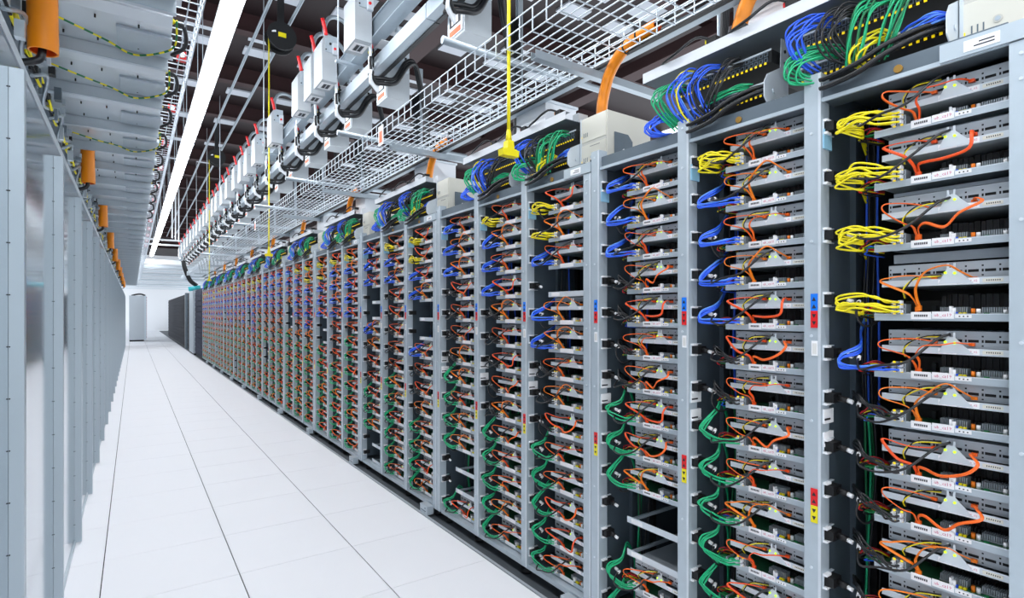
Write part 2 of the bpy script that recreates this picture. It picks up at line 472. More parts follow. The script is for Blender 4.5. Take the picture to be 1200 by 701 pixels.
bus_b = thing('busway', 'white square overhead busway carrying the boxes with orange labels', 'busway', (0, 0, 0))
for i in range(9):
    obj('duct_section', MB().box(1.69, 1.80, 0.5 + 3 * i, 3.49 + 3 * i, 3.47, 3.58, 'galv').box(1.765, 1.80, 0.5 + 3 * i, 3.49 + 3 * i, 3.463, 3.469, 'char'), bus_b)
bb = {}
bb['body'] = MB().box(-0.105, 0.105, 0, 0.24, 0, 0.28, 'box_grey').box(-0.11, -0.105, 0.02, 0.22, 0.02, 0.24, 'galv_lite').box(-0.08, 0.05, 0.03, 0.21, 0.28, 0.42, 'galv').mesh('housing')
bb['label'] = MB().box(-0.1125, -0.110, 0.05, 0.20, 0.03, 0.065, 'orange_label').box(-0.1125, -0.110, 0.05, 0.20, 0.09, 0.20, 'ink').box(-0.113, -0.1125, 0.08, 0.17, 0.10, 0.15, 'paper').mesh('warning_label')
bb['bracket'] = MB().box(0.02, 0.09, -0.03, 0.0, 0.25, 0.42, 'galv_lite').box(0.045, 0.065, -0.034, -0.028, 0.28, 0.30, 'black').box(0.045, 0.065, -0.034, -0.028, 0.35, 0.37, 'black').mesh('bracket')
mb = MB(); q = random.Random(3)
caps = ['blue', 'red', 'yellow', 'black', 'white', 'black']
for k in range(6):
    z = 0.42 - 0.062 * k
    a = q.uniform(-.03, .03)
    w = 0.02 * (k % 2)
    mb.tube([(-0.262, -0.05, z + 0.01), (-0.285, -0.09 + a, z + 0.035), (-0.298 - w * .3, -0.12 + a, z), (-0.294 - w * .3, -0.12, z - 0.07), (-0.27, -0.08, 0.10 - 0.012 * k), (-0.20, -0.03, 0.07 - 0.012 * k)], 0.011, 'white', n=6, sub=4)
    mb.tube([(-0.262, -0.045, z), (-0.245, -0.03, z - 0.004), (-0.238, 0.03, z - 0.02)], 0.016, 'black', n=6, sub=2)
    mb.cyl((-0.285, -0.075, z + 0.016), (-0.262, -0.050, z + 0.008), 0.019, caps[k], 8)
mb.tube([(-0.24, -0.06, 0.32), (-0.30, -0.13, 0.24), (-0.29, -0.13, 0.12), (-0.22, -0.07, 0.06), (-0.15, -0.05, 0.10)], 0.012, 'black', n=6, sub=4)
bb['flower'] = mb.mesh('white_leads')
bb['black'] = MB().tube([(-0.26, -0.03, 0.12), (-0.16, -0.07, 0.12), (-0.07, -0.08, 0.14), (0.03, -0.07, 0.30), (0.12, -0.05, 0.34), (0.19, 0.0, 0.20), (0.26, 0.02, -0.05), (0.30, 0.02, -0.40)], 0.018, 'black_cable', n=7, sub=5).tube([(-0.27, -0.03, 0.08), (-0.16, -0.09, 0.07), (-0.06, -0.10, 0.10), (0.04, -0.09, 0.26), (0.13, -0.07, 0.31), (0.21, -0.01, 0.17), (0.28, 0.02, -0.08), (0.32, 0.04, -0.42)], 0.018, 'black_cable', n=7, sub=5).mesh('black_leads')
yb_list = [3.15, 4.50, 5.42, 6.15] + [7.0 + 0.9 * k for k in range(21)]
for i, yy in enumerate(yb_list):
    t = thing('junction_box', 'grey box with orange label and white leads below white busway, %s from the camera' % ordinal(i + 1), 'electrical box', (1.91, yy, 3.27), 'orange-labelled boxes on the white busway')
    obj('housing', bb['body'], t); obj('warning_label', bb['label'], t); obj('bracket', bb['bracket'], t); obj('white_leads', bb['flower'], t); obj('black_leads', bb['black'], t)

# ------------------------------------------------------------------ right wire tray, struts, orange pipes
rt = mesh_tray(1.465, 1.94, 2.66, 2.99, 0.0475, 0.10, 0.11, 0.0024)
for i in range(8):
    tag(obj('wire_tray', rt, None, (0, 0.2 + 3 * i, 0)), 'wire basket cable tray above the server racks, %s length from the camera' % ordinal(i + 1), 'cable tray', 'wire tray lengths above the racks')
for i in range(13):
    yy = 2.05 + 1.75 * i
    mb = MB().box(1.56, 2.45, 0, 0.041, 2.606, 2.610, 'zinc').box(1.56, 2.45, 0, 0.004, 2.61, 2.645, 'zinc').box(1.56, 2.45, 0.037, 0.041, 2.61, 2.645, 'zinc')
    tag(obj('strut', mb, None, (0, yy, 0)), 'galvanised strut channel under the right wire tray, %s from the camera' % ordinal(i + 1), 'strut', 'struts under the right wire tray')
    if i < 8:
        mb = MB().cyl((1.30, 0, 2.80), (2.45, 0, 2.80), 0.021, 'zinc', 8)
        tag(obj('pipe_bar', mb, None, (0, yy + 0.45, 0)), 'round steel bar across the right wire tray, %s from the camera' % ordinal(i + 1), 'bar', 'bars across the right wire tray')
tag(obj('long_channel', MB().box(1.98, 2.02, 0.4, 22, 2.655, 2.70, 'galv').box(1.955, 1.978, 0.4, 22, 2.655, 2.672, 'black')), 'long galvanised channel along the far side of the right wire tray', 'channel')
for i in range(10):
    yy = 1.62 + 1.75 * i
    mb = MB().box(2.40, 2.44, 0, 0.04, 2.36, 3.9, 'zinc').box(2.395, 2.40, 0.01, 0.03, 2.36, 3.9, 'galv_dark')
    t = thing('support_post', 'upright galvanised strut behind the right wire tray with black cables, %s from camera' % ordinal(i + 1), 'post', (0, yy, 0), 'upright struts behind the right wire tray')
    obj('strut', mb, t)
    cb = MB()
    for k in range(5):
        cb.tube([(2.32 + 0.012 * k, -0.02 - 0.01 * k, 3.6), (2.34 + 0.012 * k, -0.03, 2.9), (2.33, -0.02 - 0.01 * k, 2.62), (2.22 + 0.02 * k, -0.10 - 0.03 * k, 2.48), (2.10 + 0.02 * k, -0.30, 2.42)], 0.009, 'black_cable', n=5, sub=4)
    obj('black_cable', cb, t)
for i in range(12):
    yy = 1.02 + 1.54 * i
    t = thing('white_riser', 'white boxed riser between rack top and wire tray, %s from the camera' % ordinal(i + 1), 'riser', (2.02, yy, 2.39), 'white risers above the racks')
    obj('panel', MB().box(0, 0.24, 0, 0.30, 0, 0.28, 'white_metal'), t)
    obj('flange', MB().box(-0.01, 0.25, -0.01, 0.31, 0.27, 0.285, 'galv_lite'), t)
for i, yy in enumerate([1.25, 2.02, 4.0, 6.0, 8.0, 10.0, 12.0, 14.0, 16.0, 18.0]):
    t = thing('orange_conduit', 'orange conduit bending down from the right wire tray, %s from the camera' % ordinal(i + 1), 'pipe', (1.955, yy, 2.36), 'orange conduits above the racks')
    xo = -0.03 if i == 0 else 0
    path = [(xo, 0.0, 0.03), (xo, -0.01, 0.12), (xo, -0.06, 0.24), (xo, -0.15, 0.315), (xo, -0.26, 0.345), (xo, -0.36, 0.35)]
    obj('pipe', MB().tube(path, 0.028, 'duct_orange', n=12, sub=5, caps=False).tube(path, 0.024, 'orange3', n=12, sub=3, caps=False), t)
    obj('tie', MB().ring((xo, -0.17, 0.322), 'y', 0.030, 0.004, 'black').ring((xo, -0.25, 0.343), 'y', 0.030, 0.004, 'black'), t)
    obj('black_cable', MB().tube([(xo, -0.30, 0.35), (xo, -0.42, 0.35), (xo + .02, -0.6, 0.352)], 0.010, 'black_cable', n=6, sub=3), t)
for i, (yy, lab) in enumerate([(3.7, 'pink and white paper tag hanging on the right wire tray, nearer one'), (8.6, 'pink and white paper tag hanging on the right wire tray, farther one')]):
    tag(obj('paper_tag', MB().box(1.455, 1.458, yy, yy + 0.09, 2.60, 2.74, 'paper').box(1.453, 1.455, yy + .02, yy + 0.07, 2.62, 2.70, 'orange_label')), lab, 'tag')

# ------------------------------------------------------------------ yellow drop cords
cords = [(2.19, 2.16, 'closest to the camera'), (7.90, 2.165, 'under a black reel, second from the camera'), (14.9, 2.17, 'farthest from the camera')]
for i, (yy, zb, lab) in enumerate(cords):
    top = 5.25
    t = thing('drop_cord', 'yellow power cord with outlet end, ' + lab, 'power cord', (1.50, yy, zb), 'yellow drop cords')
    obj('cord', MB().tube([(0, 0, 0.12), (0.003, 0.004, 1.0), (0, 0, top - zb - 0.12)], 0.009, 'yellow', n=8, sub=4), t)
    obj('outlet_end', MB().prism([(-0.046, 0.0), (0.046, 0.0), (0.05, 0.03), (0.02, 0.036), (0.016, 0.075), (-0.016, 0.075), (-0.02, 0.036), (-0.05, 0.03)], -0.02, 0.02, 'y', 'yellow').cyl((0, 0, 0.075), (0, 0, 0.13), 0.017, 'yellow', 8, 0.010), t)
    rl = thing('cord_reel', 'black cord reel under the dark ceiling above the yellow cord ' + lab.split(',')[-1].strip(), 'reel', (1.66, yy + 0.05, 5.16))
    obj('drum', MB().cyl((0, -0.08, 0), (0, 0.08, 0), 0.15, 'black_gloss', 20).cyl((0, -0.095, 0), (0, -0.08, 0), 0.19, 'char', 20).cyl((0, 0.08, 0), (0, 0.095, 0), 0.19, 'char', 20), rl)
    obj('badge', MB().box(-0.05, 0.05, -0.099, -0.095, -0.02, 0.04, 'yellow'), rl)
    obj('arm', MB().tube([(-0.08, -0.1, 0.04), (-0.12, -0.09, 0.03), (-0.16, -0.05, -0.02)], 0.013, 'white', n=6, sub=3), rl)
    obj('mount', MB().box(-0.04, 0.04, -0.03, 0.03, 0.15, CEIL - 5.16 - 0.01, 'char'), rl)

# ------------------------------------------------------------------ server racks
ROW_Z = [1.917 - 0.141 * k for k in range(14)]
C0_Z = [1.916, 1.764, 1.587, 1.391, 1.229, 1.093, 0.945, 0.813, 0.676, 0.535, 0.394, 0.253, 0.110]
RACKS = [[0.343, 0.825, 1.304, 1.783]] + [[1.836 + 1.542 * n + d for d in (0, 0.492, 0.985, 1.489)] for n in range(11)]
PW = 0.05
def post_mesh(top):
    mb = MB().box(0, 0.003, 0, PW, 0.05, top, 'galv').box(-0.0015, 0.001, 0, 0.008, 0.055, top - 0.003, 'galv_lite').box(0.003, 0.045, PW - 0.003, PW, 0.05, top, 'galv').box(0.003, 0.05, 0, 0.003, 0.05, top, 'galv')  # the paler edge strip paints the lit bend of the post
    for z in (0.3, 0.62, 1.07, 1.33, 1.62, 1.95, top - 0.03):
        mb.cyl((-0.003, 0.028, z), (0.001, 0.028, z), 0.0045, 'galv_lite', 6)
    return mb.mesh('post')
POST_HI, POST_LO = post_mesh(2.13), post_mesh(2.04)
def sticker(c): return MB().box(-0.003, -0.0005, 0.009, 0.029, 0, 0.052, c).mesh('sticker')
ST = {c: sticker(c) for c in ('sticker_blue', 'red', 'yellow')}
def arrows(up):
    mb = MB()
    for z in (0.014, 0.036):
        p = [(0.013, z - 0.006), (0.025, z - 0.006), (0.019, z + 0.006)] if up else [(0.013, z + 0.006), (0.025, z + 0.006), (0.019, z - 0.006)]
        mb.prism(p, -0.0038, -0.0030, 'x', 'ink')
    return mb.mesh('arrow')
AR = {True: arrows(True), False: arrows(False)}
note = MB().box(-0.003, -0.0005, 0.009, 0.027, 0, 0.045, 'paper')
for k in range(4): note.box(-0.0034, -0.003, 0.012 + 0.003 * k, 0.0135 + 0.003 * k, 0.006, 0.038, 'cream_dark')
NOTE = note.mesh('note_label')
def web_mesh(depth=0.72):
    return MB().box(0.003, depth, 0.006, 0.009, 0.09, 2.10, 'web').box(0.20, 0.21, -0.012, 0.006, 0.09, 2.05, 'web').box(0.34, 0.36, -0.018, 0.006, 0.09, 2.05, 'char').mesh('side_panel')
WEB = web_mesh()
CLIP = MB().box(0.012, 0.014, -0.003, 0.003, -0.022, 0.022, 'galv_lite').box(0.014, 0.07, -0.006, 0.003, 0.020, 0.023, 'galv_lite').box(0.014, 0.07, -0.006, 0.003, -0.023, -0.020, 'galv_lite').box(0.012, 0.04, -0.012, 0.003, 0.016, 0.023, 'paper').box(0.012, 0.04, -0.012, 0.003, -0.023, -0.016, 'paper').mesh('outlet_clip')
PLUG = MB().box(0.018, 0.068, -0.028, -0.002, -0.014, 0.014, 'black').cyl((0.045, -0.028, 0), (0.045, -0.055, -0.004), 0.010, 'black', 8).cyl((0.045, -0.055, -0.004), (0.045, -0.07, -0.008), 0.007, 'paper', 6).mesh('plug')
CLIPS_ROW = MB()
cm = MB().box(0.012, 0.04, -0.012, 0.003, 0.016, 0.023, 'paper').box(0.012, 0.04, -0.012, 0.003, -0.023, -0.016, 'paper').box(0.018, 0.068, -0.028, -0.002, -0.014, 0.014, 'black')
for z in ROW_Z: CLIPS_ROW.add(cm, (0, 0, z + 0.05))
CLIPS_ROW = CLIPS_ROW.mesh('outlet_clip')
CYAN = MB().box(0.012, 0.06, -0.004, 0.0055, -0.03, 0.03, 'sticker_cyan').mesh('blue_card')
TAGC = MB().box(0.012, 0.07, -0.004, 0.0055, -0.022, 0.022, 'paper').box(0.014, 0.05, -0.0045, -0.004, -0.012, -0.006, 'ink').mesh('paper_card')
FOOT = MB().cyl((0.06, 0.025, -0.011), (0.06, 0.025, 0.012), 0.035, 'black', 12).cyl((0.06, 0.025, 0.012), (0.06, 0.025, 0.045), 0.012, 'zinc', 8).mesh('foot')
KBOX = MB().box(-0.045, 0.005, 0.05, 0.16, 0.004, 0.062, 'galv').cyl((-0.047, 0.08, 0.045), (-0.044, 0.08, 0.045), 0.006, 'galv_dark', 6).box(-0.047, -0.045, 0.07, 0.15, 0.022, 0.027, 'galv_dark').mesh('corner_box')

for ri, posts in enumerate(RACKS):
    ys = posts[0]
    L = posts[3] - ys + PW
    t = thing('server_rack', 'open grey three-column server rack frame, %s in the row from the right' % ordinal(ri + 1), 'rack', (RX, ys, 0), 'server racks in the row')
    for pi, py in enumerate(posts):
        p = obj('post', POST_LO if pi == 0 else POST_HI, t, (0, py - ys, 0))
        z1 = 1.355
        if ri < 8 and pi > 0:
            obj('sticker', ST['red'], p, (0, 0, z1))['label'] = 'red sticker with down arrows'
            obj('sticker', ST['sticker_blue'], p, (0, 0, z1 + 0.052))['label'] = 'blue sticker with up arrows'
            obj('sticker', ST['yellow'], p, (0, 0, 0.76))['label'] = 'yellow sticker with down arrows'
            obj('sticker', ST['red'], p, (0, 0, 0.812))['label'] = 'red sticker with up arrows'
        if ri < 3 and pi > 0:
            obj('arrow', AR[False], p, (0, 0, z1)); obj('arrow', AR[True], p, (0, 0, z1 + 0.052))
            obj('arrow', AR[False], p, (0, 0, 0.76)); obj('arrow', AR[True], p, (0, 0, 0.812))
            obj('note_label', NOTE, p, (0, 0, 1.27))
        w = obj('side_panel', WEB, t, (0, py - ys, 0))
        if pi > 0:
            if ri < 2:
                zs = C0_Z if (ri == 0 and pi == 1) else ROW_Z
                for z in zs:
                    obj('outlet_clip', CLIP, w, (0, 0, z + 0.05)); obj('plug', PLUG, w, (0, 0, z + 0.05))
                    
                obj('blue_card', CYAN, w, (0, 0, 1.93))
                for z in (1.12, 1.05): obj('paper_card', TAGC, w, (0, 0, z - 0.035))
            else:
                obj('outlet_clips', CLIPS_ROW, w)['kind'] = 'stuff'
                if ri < 6: obj('blue_card', CYAN, w, (0, 0, 1.93))
    obj('shade_backing', MB().box(0.72, 0.725, 0.0, L, 0.08, 2.10, 'black'), t)  # added black sheet, standing for the darkness inside the open-backed rack
    mb = MB().box(0.012, 0.09, 0.055, L - 0.055, 2.044, 2.098, 'galv_dark').box(0.004, 0.012, 0.052, L - 0.052, 2.040, 2.052, 'galv').box(0.09, 0.72, 0.0, L, 2.094, 2.098, 'galv_dark')
    obj('top_beam', mb, t)
    mb = MB()
    for py in posts[1:3]:
        mb.cyl((0.006, py - ys - 0.2 if py in posts[1:3] else 0.26, 2.068), (0.013, py - ys - 0.2 if py in posts[1:3] else 0.26, 2.068), 0.011, 'brass', 10)
    obj('bolt', mb, t)
    obj('front_rail', MB().box(-0.004, 0.02, 0.0, 0.185, 2.043, 2.088, 'galv').box(-0.0055, -0.004, 0.065, 0.135, 2.051, 2.078, 'paper').box(-0.006, -0.0055, 0.075, 0.105, 2.066, 2.069, 'ink').box(-0.006, -0.0055, 0.075, 0.115, 2.058, 2.061, 'ink'), t)
    obj('base_rail', MB().box(0.01, 0.06, 0.05, L - 0.05, 0.042, 0.068, 'galv').box(0.06, 0.72, 0, L, 0.060, 0.064, 'galv_dark'), t)
    for py in (posts[0], posts[1], posts[2], posts[3] - 0.12):
        obj('foot', FOOT, t, (0.0, py - ys + 0.05, 0))
    obj('corner_box', KBOX, t, (0, 0, 0))

# ------------------------------------------------------------------ server trays (local: x into the rack, y along the row, z up)
W = 0.305
def slot_face(fine):
    mb = MB()
    pg = 'panel_grey' if fine else 'panel_dim'
    if fine:
        zb = [0.080, 0.085, 0.0885, 0.095, 0.102, 0.109, 0.113, 0.122]
    else:
        zb = [0.080, 0.094, 0.103, 0.122]
    yb = [0.0]
    per = 0.0343
    cells = []
    for k in range(8):
        s = k * per
        yb += [s + 0.004, s + 0.026, s + 0.0285, s + 0.0325]
    yb += [0.275]
    yb = sorted(set(round(y, 5) for y in yb))
    for a in range(len(yb) - 1):
        ph = ((yb[a] + yb[a + 1]) / 2) % per
        slot = 0.004 < ph < 0.026
        hole = 0.0285 < ph < 0.0325
        for b in range(len(zb) - 1):
            if fine:
                if b == 3 and (slot or hole): continue
                if b == 5 and hole: continue
                if b == 1 and hole and a % 8 > 3: continue
            else:
                if b == 1 and slot: continue
            mb.face([(0.016, yb[a], zb[b]), (0.016, yb[a], zb[b + 1]), (0.016, yb[a + 1], zb[b + 1]), (0.016, yb[a + 1], zb[b])], pg)
    mb.box(0.022, 0.027, 0, 0.275, 0.078, 0.122, 'black')  # black sheet behind the slots paints their dark depth
    mb.box(0.016, 0.40, 0, 0.275, 0.122, 0.1235, pg)
    mb.box(-0.002, 0.40, 0, 0.285, 0.0635, 0.065, 'galv')
    mb.box(-0.0035, -0.001, 0, 0.285, 0.0625, 0.080, 'galv_lite')
    return mb
def comb(mb, y0, y1, n, x0, x1, z0, z1, m):
    for k in range(n):
        y = y0 + (y1 - y0) * k / n
        mb.box(x0, x1, y, y + (y1 - y0) / n * 0.5, z0, z1, m)
    mb.box(x0, x1, y0, y1, z0, z0 + 0.004, m)

T = {}
T['tray'] = MB().box(0.0, 0.42, 0, W, -0.001, 0.001, 'galv').box(-0.003, 0.0, 0, W, -0.012, 0.007, 'galv').box(0, 0.42, W - 0.002, W, 0, 0.012, 'galv').box(-0.0035, 0.0, 0, W, 0.005, 0.0075, 'galv_lite').mesh('tray')
T['board'] = MB().box(0.006, 0.40, 0.012, 0.30, 0.003, 0.0055, 'pcb').box(0.008, 0.03, 0.284, 0.335, 0.003, 0.0055, 'pcb_bright').mesh('circuit_board')
mb = MB(); comb(mb, 0.015, 0.070, 12, 0.022, 0.05, 0.006, 0.024, 'panel_grey'); comb(mb, 0.098, 0.158, 13, 0.022, 0.05, 0.006, 0.025, 'panel_grey'); comb(mb, 0.02, 0.16, 20, 0.06, 0.085, 0.006, 0.02, 'char2')
T['fins'] = mb.mesh('heat_sink')
mb = MB(); q = random.Random(5); y = 0.006
while y < 0.168:
    w = q.uniform(0.007, 0.013); mb.box(0.10 + q.uniform(0, 0.004), 0.34, y, y + w, 0.006, 0.060 + q.uniform(-0.003, 0.001), q.choice(['char', 'char2', 'char', 'black'])); y += w + q.uniform(0.001, 0.003)
T['cards'] = mb.mesh('memory_card')
T['block'] = MB().box(0.12, 0.32, 0.18, 0.27, 0.006, 0.045, 'black').box(0.10, 0.12, 0.19, 0.20, 0.006, 0.03, 'black_gloss').mesh('cooler')
mb = MB().cyl((0.016, 0.084, 0.0055), (0.016, 0.084, 0.021), 0.0045, 'orange2', 8).mesh('capacitor'); T['cap1'] = mb
T['cap2'] = MB().cyl((0.016, 0.073, 0.0055), (0.016, 0.073, 0.020), 0.0048, 'paper', 8).cyl((0.014, 0.020, 0.0055), (0.014, 0.020, 0.018), 0.0045, 'paper', 8).cyl((0.008, 0.122, 0.0055), (0.008, 0.122, 0.022), 0.005, 'paper', 8).box(0.004, 0.02, 0.126, 0.131, 0.0055, 0.027, 'paper').mesh('capacitor')
T['sockets'] = MB().box(0.006, 0.014, 0.096, 0.1025, 0.0055, 0.011, 'yellow').box(0.006, 0.014, 0.105, 0.1115, 0.0055, 0.011, 'yellow').box(0.006, 0.014, 0.113, 0.118, 0.0055, 0.012, 'blue').box(0.006, 0.012, 0.05, 0.06, 0.0055, 0.010, 'pcb_bright').mesh('socket')
mb = MB()
for y in (0.226, 0.244):
    mb.box(-0.006, 0.03, y, y + 0.016, 0.006, 0.034, 'zinc').box(-0.0068, -0.006, y + 0.003, y + 0.013, 0.009, 0.018, 'black').box(-0.0068, -0.006, y + 0.003, y + 0.013, 0.022, 0.031, 'black')
    for z in (0.007, 0.033): mb.box(-0.0075, -0.006, y + 0.006, y + 0.012, z - 0.0015, z + 0.0035, 'port_led')
T['ports'] = mb.mesh('network_port')
lab = MB().box(-0.0048, -0.003, 0.168, 0.214, -0.008, 0.012, 'paper').box(-0.0048, -0.003, 0.118, 0.166, -0.006, 0.013, 'paper').box(-0.0044, -0.003, 0.082, 0.116, -0.004, 0.005, 'paper')
for k in range(7):
    lab.box(-0.0052, -0.0048, 0.176 + 0.0045 * k, 0.179 + 0.0045 * k, -0.001, 0.005, 'ink')
    if k % 2: lab.box(-0.0050, -0.0044, 0.084 + 0.0042 * k, 0.087 + 0.0042 * k, -0.001, 0.002, 'ink')
T['label'] = lab.mesh('name_label')
T['text'] = text_mesh('ub_cz19', 0.0115, 'pink')
T['text2'] = text_mesh('ub_cz19_02', 0.0075, 'pink')
T['panel'] = slot_face(True).mesh('drive_panel')
lab = MB().box(-0.0048, -0.0034, 0.112, 0.152, 0.0635, 0.077, 'paper').box(-0.0048, -0.0034, 0.066, 0.110, 0.0645, 0.0785, 'paper').box(-0.0046, -0.0034, 0.02, 0.06, 0.067, 0.076, 'cream')
for k in range(7):
    lab.box(-0.0052, -0.0048, 0.118 + 0.004 * k, 0.1208 + 0.004 * k, 0.069, 0.074, 'ink')
    lab.box(-0.0050, -0.0046, 0.025 + 0.0042 * k, 0.027 + 0.0042 * k, 0.070, 0.0735, 'ink')
T['plabel'] = lab.mesh('shelf_label')
tri = [(0.152, 0.066), (0.078, 0.066), (0.115, 0.106), (0.115, 0.120), (0.119, 0.120), (0.120, 0.108), (0.128, 0.108), (0.129, 0.120), (0.133, 0.120), (0.133, 0.106)]
T['bracket'] = MB().prism(tri, -0.006, -0.0035, 'x', 'galv_lite').mesh('bracket')
T['led1'] = MB().cyl((-0.0085, 0.136, 0.095), (-0.006, 0.136, 0.095), 0.0032, 'led', 8).mesh('indicator_light')
T['led2'] = MB().cyl((-0.0085, 0.116, 0.093), (-0.006, 0.116, 0.093), 0.0032, 'led', 8).mesh('indicator_light')

# orange data cables: variants of two ribbons that meet at the board
OR = []
for v in range(7):
    q = random.Random(100 + v)
    c = ['orange', 'orange2', 'orange', 'orange3', 'orange2', 'orange', 'orange3'][v]
    c2 = ['orange', 'orange2', 'orange3', 'orange3', 'orange2', 'orange', 'orange'][v]
    e = lambda s: q.uniform(-s, s)
    ex, ey, ez = -0.004, 0.200, 0.022
    a = [(0.010, 0.165, 0.090 + e(.005)), (-0.025, 0.205 + e(.01), 0.098 + e(.006)), (-0.055, 0.250 + e(.014), 0.100 + e(.012)), (-0.06, 0.262 + e(.012), 0.080 + e(.01)), (-0.04, 0.225 + e(.012), 0.060 + e(.008)), (-0.018, 0.207, 0.042), (ex, ey + 0.004, ez + 0.006), (ex + 0.01, ey + 0.003, ez - 0.008)]
    if v % 3 == 0:
        b = [(0.010, 0.080, 0.092), (-0.02, 0.070 + e(.01), 0.096), (-0.052, 0.060 + e(.012), 0.080), (-0.058, 0.082 + e(.012), 0.050 + e(.008)), (-0.045, 0.130 + e(.01), 0.030 + e(.006)), (-0.03, 0.172, 0.042 + e(.006)), (-0.012, 0.194, 0.036), (ex + 0.004, ey - 0.004, ez - 0.004)]
    elif v % 3 == 1:
        b = [(0.010, 0.080, 0.088), (-0.025, 0.092 + e(.01), 0.106), (-0.05, 0.130 + e(.012), 0.120 + e(.006)), (-0.055, 0.168 + e(.01), 0.104 + e(.01)), (-0.045, 0.188, 0.070), (-0.02, 0.196, 0.042), (ex + 0.004, ey - 0.004, ez - 0.004)]
    else:
        b = [(0.010, 0.085, 0.090), (-0.02, 0.105 + e(.01), 0.094), (-0.04, 0.140 + e(.01), 0.086 + e(.008)), (-0.045, 0.172, 0.084), (-0.04, 0.190, 0.062), (-0.018, 0.190, 0.042), (ex + 0.004, ey - 0.004, ez - 0.004)]
    fl_ = (0.0044, 0.0016)
    mk = lambda P, cc: MB().tube(P, 0, cc, n=6, sub=5, flat=fl_).box(P[-1][0] - 0.004, P[-1][0] + 0.006, P[-1][1] - 0.004, P[-1][1] + 0.004, P[-1][2] - 0.012, P[-1][2] + 0.002, cc).box(P[0][0] - 0.004, P[0][0] + 0.006, P[0][1] - 0.006, P[0][1] + 0.006, P[0][2] - 0.004, P[0][2] + 0.004, cc)
    lo = MB().tube(a, 0, c, n=4, sub=3, flat=(0.0066, 0.0032), caps=False).tube(b, 0, c2, n=4, sub=3, flat=(0.0066, 0.0032), caps=False)
    OR.append((mk(a, c).mesh('orange_cable'), mk(b, c2).mesh('orange_cable'), lo, lo.mesh('orange_cable')))
PC = []
for v in range(4):
    q = random.Random(200 + v); e = lambda s: q.uniform(-s, s)
    P = [(-0.008, 0.343, 0.043), (-0.040, 0.333, 0.036 + e(.006)), (-0.078, 0.310, 0.020 + e(.012)), (-0.084, 0.26, 0.022 + e(.014)), (-0.075, 0.20, 0.050 + e(.012)), (-0.03, 0.15, 0.100), (-0.005, 0.126, 0.116)]
    if v == 3: P = [(-0.008, 0.343, 0.043), (-0.040, 0.333, 0.036), (-0.03, 0.34, 0.0), (0.0, 0.33, -0.03), (0.05, 0.31, -0.01), (0.10, 0.28, 0.03)]
    m = MB().tube(P, 0.0036, 'black_cable', n=6, sub=5)
    m.cyl(P[0], tuple(Vector(P[0]).lerp(Vector(P[1]), 0.5)), 0.006, 'paper', 6)
    PC.append(m.mesh('power_cord'))
HAR = []
for v in range(3):
    q = random.Random(300 + v); e = lambda s: q.uniform(-s, s); m = MB()
    for k, c in enumerate(['red_dark', 'red', 'yellow', 'black', 'black', 'blue'][:5 + v % 2]):
        o_ = 0.004 * k
        m.tube([(0.06, 0.29, 0.015 - o_), (0.035 + e(.01), 0.32 + e(.01), 0.030 - o_), (0.03 + e(.01), 0.345 + e(.01), 0.020 - o_ + e(.008)), (0.03, 0.35 + e(.01), 0.008 - o_ + e(.008)), (0.09, 0.315, 0.0 - o_)], 0.0022, c, n=5, sub=4)
    HAR.append(m.mesh('wire_harness'))

WIRES = []
for v in range(3):
    q = random.Random(330 + v); e = lambda s: q.uniform(-s, s)
    for c, dd in (('yellow', 0.0), ('black', 0.004)):
        WIRES.append(MB().tube([(0.012, 0.15, 0.108 + dd), (-0.012, 0.19 + e(.01), 0.103 + dd), (-0.022, 0.225 - dd, 0.075 + e(.01)), (0.0, 0.23 - dd, 0.05)], 0.0018, c, n=5, sub=4).mesh('sensor_wire'))

# lower detail versions for trays farther along
t1 = MB().box(0.0, 0.40, 0, W, -0.001, 0.001, 'galv').box(-0.003, 0.0, 0, W, -0.012, 0.007, 'galv').box(0.02, 0.06, 0.015, 0.16, 0.002, 0.022, 'panel_grey').box(0.004, 0.4, 0.01, 0.30, 0.001, 0.004, 'pcb').box(0.10, 0.34, 0.006, 0.17, 0.004, 0.058, 'char').box(-0.0048, -0.003, 0.118, 0.214, -0.008, 0.012, 'paper').box(0.008, 0.018, 0.08, 0.088, 0.004, 0.021, 'orange2').box(0.004, 0.014, 0.095, 0.112, 0.004, 0.012, 'yellow').box(0.006, 0.016, 0.068, 0.077, 0.004, 0.020, 'paper').box(0.004, 0.018, 0.118, 0.13, 0.006, 0.024, 'paper')
T1 = {'tray': t1.mesh('tray'), 'panel': slot_face(False).mesh('drive_panel')}
lab1 = MB().box(-0.0048, -0.0034, 0.066, 0.152, 0.0635, 0.0775, 'paper').mesh('shelf_label')
t2 = MB().box(-0.003, 0.30, 0, W, -0.012, 0.006, 'galv').box(-0.0048, -0.003, 0.10, 0.214, -0.008, 0.012, 'paper').box(0.10, 0.30, 0.006, 0.17, 0.006, 0.058, 'char').box(0.004, 0.018, 0.08, 0.10, 0.004, 0.021, 'amber').box(0.004, 0.018, 0.11, 0.13, 0.004, 0.022, 'paper')
p2 = MB().box(0.016, 0.30, 0, 0.275, 0.075, 0.114, 'panel_dim').box(-0.003, 0.30, 0, 0.285, 0.0625, 0.078, 'galv_lite').prism([(0.152, 0.066), (0.078, 0.066), (0.128, 0.116)], -0.006, -0.0035, 'x', 'galv_lite')
T2 = {'tray': t2.mesh('tray'), 'panel': p2.mesh('drive_panel')}
BLANK = MB().box(-0.003, 0.0, 0, W, -0.012, 0.014, 'galv_lite').box(0, 0.35, 0, 0.012, -0.012, 0.0, 'galv').box(0, 0.35, W - 0.012, W, -0.012, 0.0, 'galv').box(-0.0045, -0.003, 0.22, 0.28, -0.008, 0.010, 'paper').mesh('shelf_rail')
BLANK2 = MB().box(-0.003, 0.0, 0, W, 0.055, 0.081, 'galv_lite').mesh('shelf_rail')

